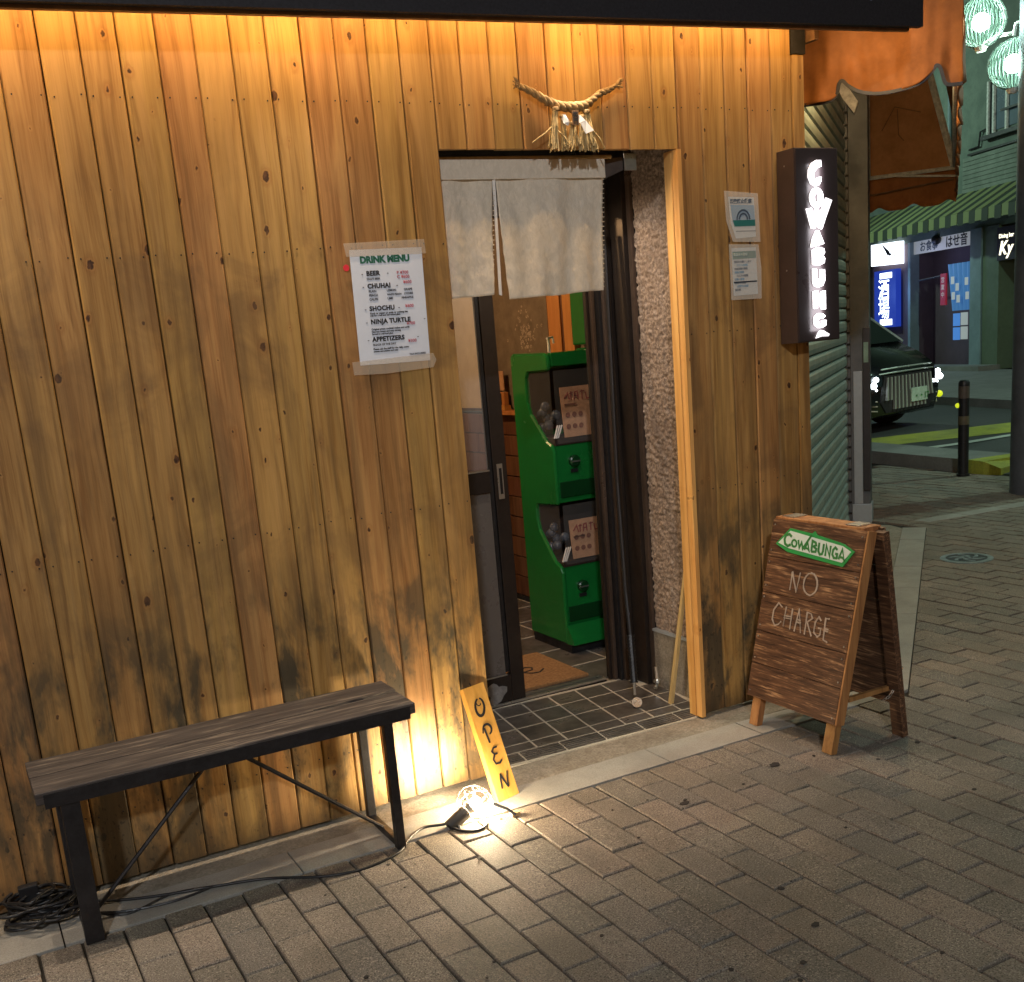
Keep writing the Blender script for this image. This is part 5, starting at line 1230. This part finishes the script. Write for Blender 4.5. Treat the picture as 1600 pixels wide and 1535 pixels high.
globe('street_globe_lamp', 'ribbed glass street globe lamp, the upper left of the pair', (7.511, 2.762, 3.531), [(7.67, 2.60, 3.42), (7.60, 2.68, 3.42), (7.53, 2.745, 3.38), (7.511, 2.762, 3.34)])
globe('street_globe_lamp', 'ribbed glass street globe lamp half hidden by the pole, the lower right', (7.665, 2.600, 3.209), [(7.70, 2.52, 3.5), (7.67, 2.59, 3.48), (7.665, 2.60, 3.40)])
bol = thing('bollard', 'short black bollard with dull reflective bands by the crossing', 'bollard', (8.20, 3.44, 0))
MB().lathe((8.20, 3.44, 0), [(.056, 0), (.056, .02), (.045, .022), (.045, .30)], 20).build('lower_tube', M_black, bol, smooth='auto')
MB().lathe((8.20, 3.44, .301), [(.0455, 0), (.0455, .16)], 20).build('tube', M_black, bol, smooth='auto')
MB().lathe((8.20, 3.44, .46), [(.047, 0), (.047, .075)], 20).build('band', simple('dull_band', (.12, .10, .06), .5), bol, smooth='auto')
MB().lathe((8.20, 3.44, .536), [(.0455, 0), (.0455, .155)], 20).build('tube', M_black, bol, smooth='auto')
MB().lathe((8.20, 3.44, .692), [(.047, 0), (.047, .105)], 20).build('band', simple('brown_band', (.10, .075, .06), .5), bol, smooth='auto')
MB().lathe((8.20, 3.44, .798), [(.047, 0), (.047, .03), (.035, .05), (.01, .055)], 20).build('cap', M_black, bol, smooth='auto')
MB().sphere((8.163, 3.474, .63), .022, 10).build('reflector', M_refl, bol)

# parked van: front line from FL to FR, body goes away from the camera
cu = V((.985, .172, 0)).normalized(); cbk = V((-cu.y, cu.x, 0)); FC = V((11.13, 6.72, 0))
car = thing('parked_van', 'black people carrier with a chrome slatted grille facing the crossing', 'van', tuple(FC + cbk * 2.2))
def CF(x, y, z): return FC + cu * x + cbk * y + V((0, 0, z))
def sect_(y, hw_b, hw_m, hw_t, zb_, zm, zt_, r=.1):
    pts = [(-hw_b, zb_), (-hw_m, zb_ + .18), (-hw_m, zm), (-hw_t, zt_ - r), (-hw_t + r * 1.4, zt_), (hw_t - r * 1.4, zt_), (hw_t, zt_ - r), (hw_m, zm), (hw_m, zb_ + .18), (hw_b, zb_)]
    return [CF(x, y, z) for x, z in pts]
secs = [sect_(-.02, .62, .72, .66, .24, .52, .74, .06), sect_(.08, .78, .86, .80, .20, .56, .84, .08), sect_(.28, .86, .90, .84, .20, .70, .97, .09), sect_(.52, .88, .92, .86, .20, .85, 1.06, .08), sect_(1.50, .88, .92, .70, .20, 1.05, 1.80, .12), sect_(2.6, .88, .92, .70, .20, 1.08, 1.88, .14), sect_(4.2, .88, .92, .70, .20, 1.08, 1.86, .14), sect_(4.75, .84, .88, .66, .24, 1.05, 1.72, .14)]
mb = MB(); R_ = [[mb.bm.verts.new(p) for p in s_] for s_ in secs]
for a, b in zip(R_, R_[1:]):
    for i in range(10): mb.bm.faces.new((a[i], a[(i + 1) % 10], b[(i + 1) % 10], b[i]))
mb.bm.faces.new(R_[0]); mb.bm.faces.new(R_[-1][::-1])
body = mb.build('body', M_car, car, smooth='auto')
mb = MB(); mb.hexa([CF(-.76, .54, 1.10), CF(.76, .54, 1.10), CF(.76, .57, 1.10), CF(-.76, .57, 1.10)], [CF(-.60, 1.43, 1.76), CF(.60, 1.43, 1.76), CF(.60, 1.46, 1.76), CF(-.60, 1.46, 1.76)]); mb.build('windscreen', M_carglass, car)
for sx in (-1, 1): MB().tube([CF(sx * .79, .54, 1.09), CF(sx * .64, 1.43, 1.76)], .020, 6).build('pillar_trim', M_chrome, car)
for sx in (-1, 1):
    MB().prism([CF(sx * .935, 1.15, 1.12), CF(sx * .935, 2.1, 1.12), CF(sx * .79, 2.1, 1.62), CF(sx * .79, 1.75, 1.6)], cu * .01 * sx).build('side_window', M_carglass, car)
    for yy_ in (.85, 3.75):
        wh = MB().lathe(CF(sx * .80, yy_, .33), [(.33, -.02), (.34, .0), (.34, .12), (.32, .14)], 24, axis=tuple(cu * sx)).build('wheel', M_tyre, car)
        MB().lathe(CF(sx * .945, yy_, .33), [(.20, 0), (.20, .005)], 18, axis=tuple(cu * sx)).build('rim', M_alu, wh)
gr = MB(); gr.prism([CF(-.60, -.035, .40), CF(-.48, -.035, .26), CF(.48, -.035, .26), CF(.60, -.035, .40), CF(.52, -.035, .72), CF(-.52, -.035, .72)], cbk * .02); g_ = gr.build('grille', M_bgdark, car)
for k in range(13):
    x = -.50 + k * .0833; top = .70; bot = .30 + (.12 if abs(x) > .40 else 0)
    MB().hexa([CF(x - .016, -.075, bot), CF(x + .016, -.075, bot), CF(x + .012, -.04, bot), CF(x - .012, -.04, bot)], [CF(x * .94 - .013, -.060, top), CF(x * .94 + .013, -.060, top), CF(x * .94 + .01, -.04, top), CF(x * .94 - .01, -.04, top)]).build('grille_bar', M_chrome, g_)
for z_, hw in ((.745, .60), (.80, .56)): MB().tube([CF(-hw, -.01, z_), CF(-hw * .5, -.06, z_ + .01), CF(hw * .5, -.06, z_ + .01), CF(hw, -.01, z_)], .010, 6).build('chrome_strip', M_chrome, car)
for sx in (-1, 1):
    MB().prism([CF(sx * .58, -.03, .60), CF(sx * .84, .12, .62), CF(sx * .84, .12, .76), CF(sx * .60, -.02, .74)], -cbk * .03).build('headlight_housing', M_carglass, car)
    for i, (x, z_, r) in enumerate(((.69, .69, .034), (.74, .62, .040), (.68, .56, .014))): MB().sphere(CF(sx * x, -.03, z_), r, 12).build('headlight', M_head, car, smooth=True)
    for k in range(3): MB().tube([CF(sx * .66, -.03, .42 - k * .06), CF(sx * .84, .08, .44 - k * .06)], .008, 5).build('fog_lamp_bar', M_chrome, car)
    MB().sphere(CF(sx * .88, .06, .38), .045, 10).build('corner_marker', M_refl if sx > 0 else M_chrome, car)
npl = MB(); npl.hexa([CF(-.02, -.10, .36), CF(.34, -.10, .36), CF(.34, -.085, .36), CF(-.02, -.085, .36)], [CF(-.02, -.095, .53), CF(.34, -.095, .53), CF(.34, -.08, .53), CF(-.02, -.08, .53)]); npl_ = npl.build('number_plate', M_plate2, car)
text('plate_digits', '・・17', .11, CF(.03, -.105, .385), cu, (0, 0, 1), M_gl, npl_, offset=.002)
light('van_glow', 'SPOT', tuple(CF(0, -.1, .6)), 0, (1, 1, 1)) if False else None

# (blue and white signs: own emission, plus point lamps added to strengthen it)
# far building across the street
fb_ = thing('far_shop_building', 'green grey two storey shop building across the street', 'building', tuple(bp(0, -2, 0)))
def bb(name, mat, s0, s1, o0, o1, z0, z1, par=fb_, bev=0):
    mb = MB(); mb.hexa([bp(s0, o0, z0), bp(s1, o0, z0), bp(s1, o1, z0), bp(s0, o1, z0)], [bp(s0, o0, z1), bp(s1, o0, z1), bp(s1, o1, z1), bp(s0, o1, z1)]); return mb.build(name, mat, par)
bb('wall', M_bgwall, -9, 9, -4, 0, 3.0, 11)
bb('wall', M_bgdark, -9, -3.0, -4, -.1, 0, 3.0)
bb('wall', M_bgpurple, -3.0, -1.25, -4, -.05, 0, 3.0)
bb('wall', M_bgpurple, -1.25, 1.1, -4, -.6, 0, 3.0)
bb('wall', M_bgdark, 2.05, 9, -4, -.4, 0, 3.0)
bb('frame_post', M_pilaster, -1.30, -1.20, -.2, .03, .12, 3.0)
bb('pilaster', M_pilaster, 1.12, 1.50, -1.2, .06, .12, 3.02)
bb('pilaster', M_gpil, 1.52, 2.04, -1.2, .03, .12, 3.02)
bb('sill', M_kerb, -3, 2.1, .0, .5, .1, .22); bb('low_panel', M_darkwood, .2, 1.1, -1.08, -1.02, .2, .7)
for k in range(11): bb('siding_board', M_siding, .78, 6, .004, .03 - .012 * (k % 1), 3.52 + k * .088, 3.52 + k * .088 + .078)
bb('ledge', M_bgdark, 1.0, 6, .004, .07, 4.50, 4.54)
w_ = bb('window', M_win, 1.72, 3.2, -.02, .02, 4.85, 5.75)
for s_ in (1.62, 1.80, 2.2, 2.6): bb('window_frame', M_awnframe, s_, s_ + .05, .021, .07, 4.80, 5.80, fb_)
bb('window_sill', M_bgdark, 1.55, 3.3, .021, .16, 4.70, 4.78); bb('railing', M_bgdark, 2.1, 3.3, .08, .11, 5.15, 5.19)
aw2 = thing('striped_awning', 'green and cream striped awning along the far shop front', 'awning', tuple(bp(0, .5, 3)))
nst = 46
for k in range(nst):
    a = -5 + k * .20; m = M_as1 if k % 2 == 0 else M_as2
    mb = MB(); mb.poly([bp(a, .03, 3.78), bp(a + .199, .03, 3.78), bp(a + .199, .95, 3.28), bp(a, .95, 3.28)]); mb.poly([bp(a, .95, 3.28), bp(a + .199, .95, 3.28), bp(a + .199, .955, 3.07 - .03 * (k % 2)), bp(a, .955, 3.07 - .03 * (k % 2))])
    o = mb.build('stripe', m, aw2); so = o.modifiers.new('t', 'SOLIDIFY'); so.thickness = .01
s1_ = thing('lit_white_sign', 'glowing white box sign with a small black bird mark, under the striped awning', 'sign', tuple(bp(-2.1, .2, 2.55)))
mb = MB(); mb.hexa([bp(-2.72, .0, 2.60), bp(-1.51, .0, 2.56), bp(-1.51, .15, 2.56), bp(-2.72, .15, 2.60)], [bp(-2.72, .0, 3.10), bp(-1.51, .0, 3.07), bp(-1.51, .15, 3.07), bp(-2.72, .15, 3.10)]); mb.build('light_box', M_sigw, s1_)
mb = MB().frame(bp(-2.0, .152, 2.83), bd, (0, 0, 1), bn)
mb.stroke([(-.20, .22), (-.05, .10), (.05, .02), (.14, .0)], [.03, .07, .12, .02], .004); mb.stroke([(.0, .08), (.10, -.03), (.20, -.02)], .05, .004)
for k in range(4): mb.stroke([(.30, .05 - k * .06), (.40, .055 - k * .06)], .02, .004)
mb.stroke([(-.45, .0), (-.42, -.02)], .02, .004); mb.build('bird_mark', M_ink, s1_)
s2_ = thing('lit_blue_sign', 'tall blue light box sign with white brushed characters', 'sign', tuple(bp(-2.1, .15, 1.1)))
bb('light_box', M_sigb, -2.60, -1.64, 0, .14, 1.12, 2.46, s2_)
bb('bar', M_sigg, -2.33, -1.80, .142, .15, 2.27, 2.40, s2_); bb('bar', M_sigg, -2.33, -1.80, .142, .15, 1.17, 1.31, s2_)
text('characters', '酒', .52, bp(-2.42, .145, 1.82), bd, (0, 0, 1), M_sigg, s2_, offset=.003); text('characters', '場', .52, bp(-2.42, .145, 1.37), bd, (0, 0, 1), M_sigg, s2_, offset=.003)
bn2 = thing('shop_name_board', 'white horizontal name board with dark Japanese characters over the far entrance', 'sign', tuple(bp(-.1, .06, 2.72)))
bb('board', M_banner, -1.20, 1.05, -.12, -.06, 2.72, 3.0, bn2)
text('characters', 'お食事', .24, bp(-.95, -.055, 2.78), bd, (0, 0, 1), M_navy, bn2, offset=.004); text('characters', 'はせ音', .27, bp(.05, -.055, 2.77), bd, (0, 0, 1), M_ink, bn2, offset=.006)
MB().sphere(bp(-.18, .02, 2.95), .11, 14).build('round_speaker', M_black, bn2, smooth=True)
l = light('blue_sign_glow', 'POINT', tuple(bp(-1.9, .7, 1.9)), 26, (.20, .38, 1), .3); l.parent = s2_; l.location = bp(-1.9, .7, 1.9) - wloc(s2_)  # point lamps added to spread the signs' weak glow
l = light('white_sign_glow', 'POINT', tuple(bp(-.2, .5, 2.5)), 9, (.5, .55, 1), .3); l.parent = s1_; l.location = bp(-.2, .5, 2.5) - wloc(s1_)
mb = MB(); mb.tube([bp(1.0, .03, 4.62), bp(1.35, .05, 4.63), bp(1.4, .05, 4.9), bp(1.6, .05, 4.92)], .02, 5); mb.build('wall_pipe', M_bgdark, fb_)
MB().tube([bp(.3, .04, 3.9), bp(.32, .04, 7.5)], .04, 6).build('downpipe', M_pilaster, fb_)
for z_ in (5.3, 6.2): MB().box(0, 0.001, 0, .001, 0, .001).bm.free() if False else None
s3_ = thing('lit_script_sign', 'small glowing cream lettered sign at the right of the far shops', 'sign', tuple(bp(2.3, .1, 2.5)))
bb('board', M_bgdark, 2.02, 4, .03, .06, 2.30, 2.95, s3_); text('characters', 'K', .36, bp(2.08, .065, 2.42), bd, (0, 0, 1), M_kb, s3_, offset=.012, shear=.25); text('characters', 'y', .34, bp(2.34, .065, 2.42), bd, (0, 0, 1), M_kb, s3_, offset=.012, shear=.25)
text('small_characters', 'Dining bar', .11, bp(2.08, .065, 2.74), bd, (0, 0, 1), M_kb, s3_, offset=.003)
clo = thing('shop_curtain', 'blue lit curtain with white printed squares in the far entrance', 'curtain', tuple(bp(.7, -.6, 1.36)))
mb = MB(); g = []
for j in range(7):
    row = []
    for i in range(25):
        u, v = i / 24, j / 6; row.append(mb.bm.verts.new(bp(.28 + .18 * v + (.83 - .18 * v) * u, .02 + .03 * math.sin(u * 30), 2.38 - 1.0 * v)))
    g.append(row)
for j in range(6):
    for i in range(24): mb.bm.faces.new((g[j][i], g[j][i + 1], g[j + 1][i + 1], g[j + 1][i]))
mb.build('cloth', M_bluec, clo, smooth=True)
for s_, z_ in ((.45, 1.95), (.62, 1.8), (.48, 1.62), (.66, 1.55), (.95, 1.9), (.98, 1.6)): bb('printed_square', M_sigw if False else M_banner, s_, s_ + .12,   .06, .065, z_, z_ + .16, clo)
nb_ = thing('notice_sheets', 'blue lit notice sheets pinned on the far entrance wall', 'notices', tuple(bp(.7, -.6, .7)))
for s_, z_ in ((.46, 1.05), (.46, .75), (.74, 1.06), (.74, .76)): bb('notice_sheet', M_bluep if s_ < .7 else M_banner, s_, s_ + .25,   .0, .01, z_, z_ + .27, nb_)
rs = bb('red_sign', M_rneon, .08, .28, -.3, -.26, 1.52, 2.2, None) if False else None
r_ = thing('red_vertical_sign', 'narrow red vertical sign beside the blue curtain', 'sign', tuple(bp(.18, -.28, 1.5)))
bb('board', M_rneon, .08, .28, .04, .08, 1.52, 2.2, r_)
text('characters', '営', .13, bp(.11,   .083, 2.02), bd, (0, 0, 1), M_banner, r_); text('characters', '業', .13, bp(.11,   .083, 1.86), bd, (0, 0, 1), M_banner, r_); text('characters', '中', .13, bp(.11,   .083, 1.70), bd, (0, 0, 1), M_banner, r_)
MB().tube([bp(-.9, .0, 2.12), bp(.1, .05, 2.16)], .02, 6).build('bracket', M_bgdark, r_)

# lamps outside the frame that the place has: a street lamp behind the photographer, the room lamp; the far pair is added
sl_ = thing('street_lamp', 'street lamp across the lane behind the viewpoint', 'street lamp', (-2.6, -8.0, 0))
MB().tube([(-2.6, -8.5, -.05), (-2.6, -8.5, 5.7)], [.08, .05], 12).build('mast', M_pole, sl_)
MB().lathe((-2.6, -8.0, 5.6), [(.22, 0), (.22, .05), (.1, .12)], 16).build('lamp_head', M_pole, sl_)
l = light('street_lamp_light', 'POINT', (-2.6, -8.0, 5.35), 1150, (.92, .96, 1), .17); l.parent = sl_; l.location = (0, 0, 5.35)
for i, (x, y, h_, e_) in enumerate(((13.5, 1.0, 6.0, 900), (15.5, 17.5, 6.5, 900))):  # two unseen lamps added to brighten the far building
    q_l = thing('street_lamp', ['green white street lamp on the far side of the crossing', 'green white street lamp further along the far shops'][i], 'street lamp', (x, y, 0))
    MB().tube([(x + .4, y, -.05), (x + .4, y, h_ + .3)], [.08, .05], 12).build('mast', M_pole, q_l)
    MB().lathe((x, y, h_ + .2), [(.22, 0), (.22, .05), (.1, .12)], 16).build('lamp_head', M_pole, q_l)
    l = light('street_lamp_light', 'POINT', (x, y, h_), e_, (.66, 1, .80), .17); l.parent = q_l; l.location = (0, 0, h_)
pl = thing('room_lamp', 'warm ceiling lamp inside the shop', 'lamp', (1.7, 1.9, 2.4))
MB().lathe((1.7, 1.9, 2.36), [(.10, 0), (.12, .03), (.12, .08)], 18).build('shade', emis('room_lamp_glow', (1, .6, .25), 8), pl)
l = light('room_light', 'POINT', (1.7, 1.9, 2.30), 55, (1, .60, .28), .08); l.parent = pl; l.location = (0, 0, -.12)
l = light('sign_letters_glow', 'AREA', (3.07, -.115, 1.75), 1.0, (1, .95, 1)); l.data.shape = 'RECTANGLE'; l.data.size = .06; l.data.size_y = .6; l.rotation_euler = (math.radians(90), 0, 0); l.parent = sb; l.location = V((3.07, -.115, 1.75)) - wloc(sb)
print('objects', len(bpy.data.objects), 'pavers', len(cand))
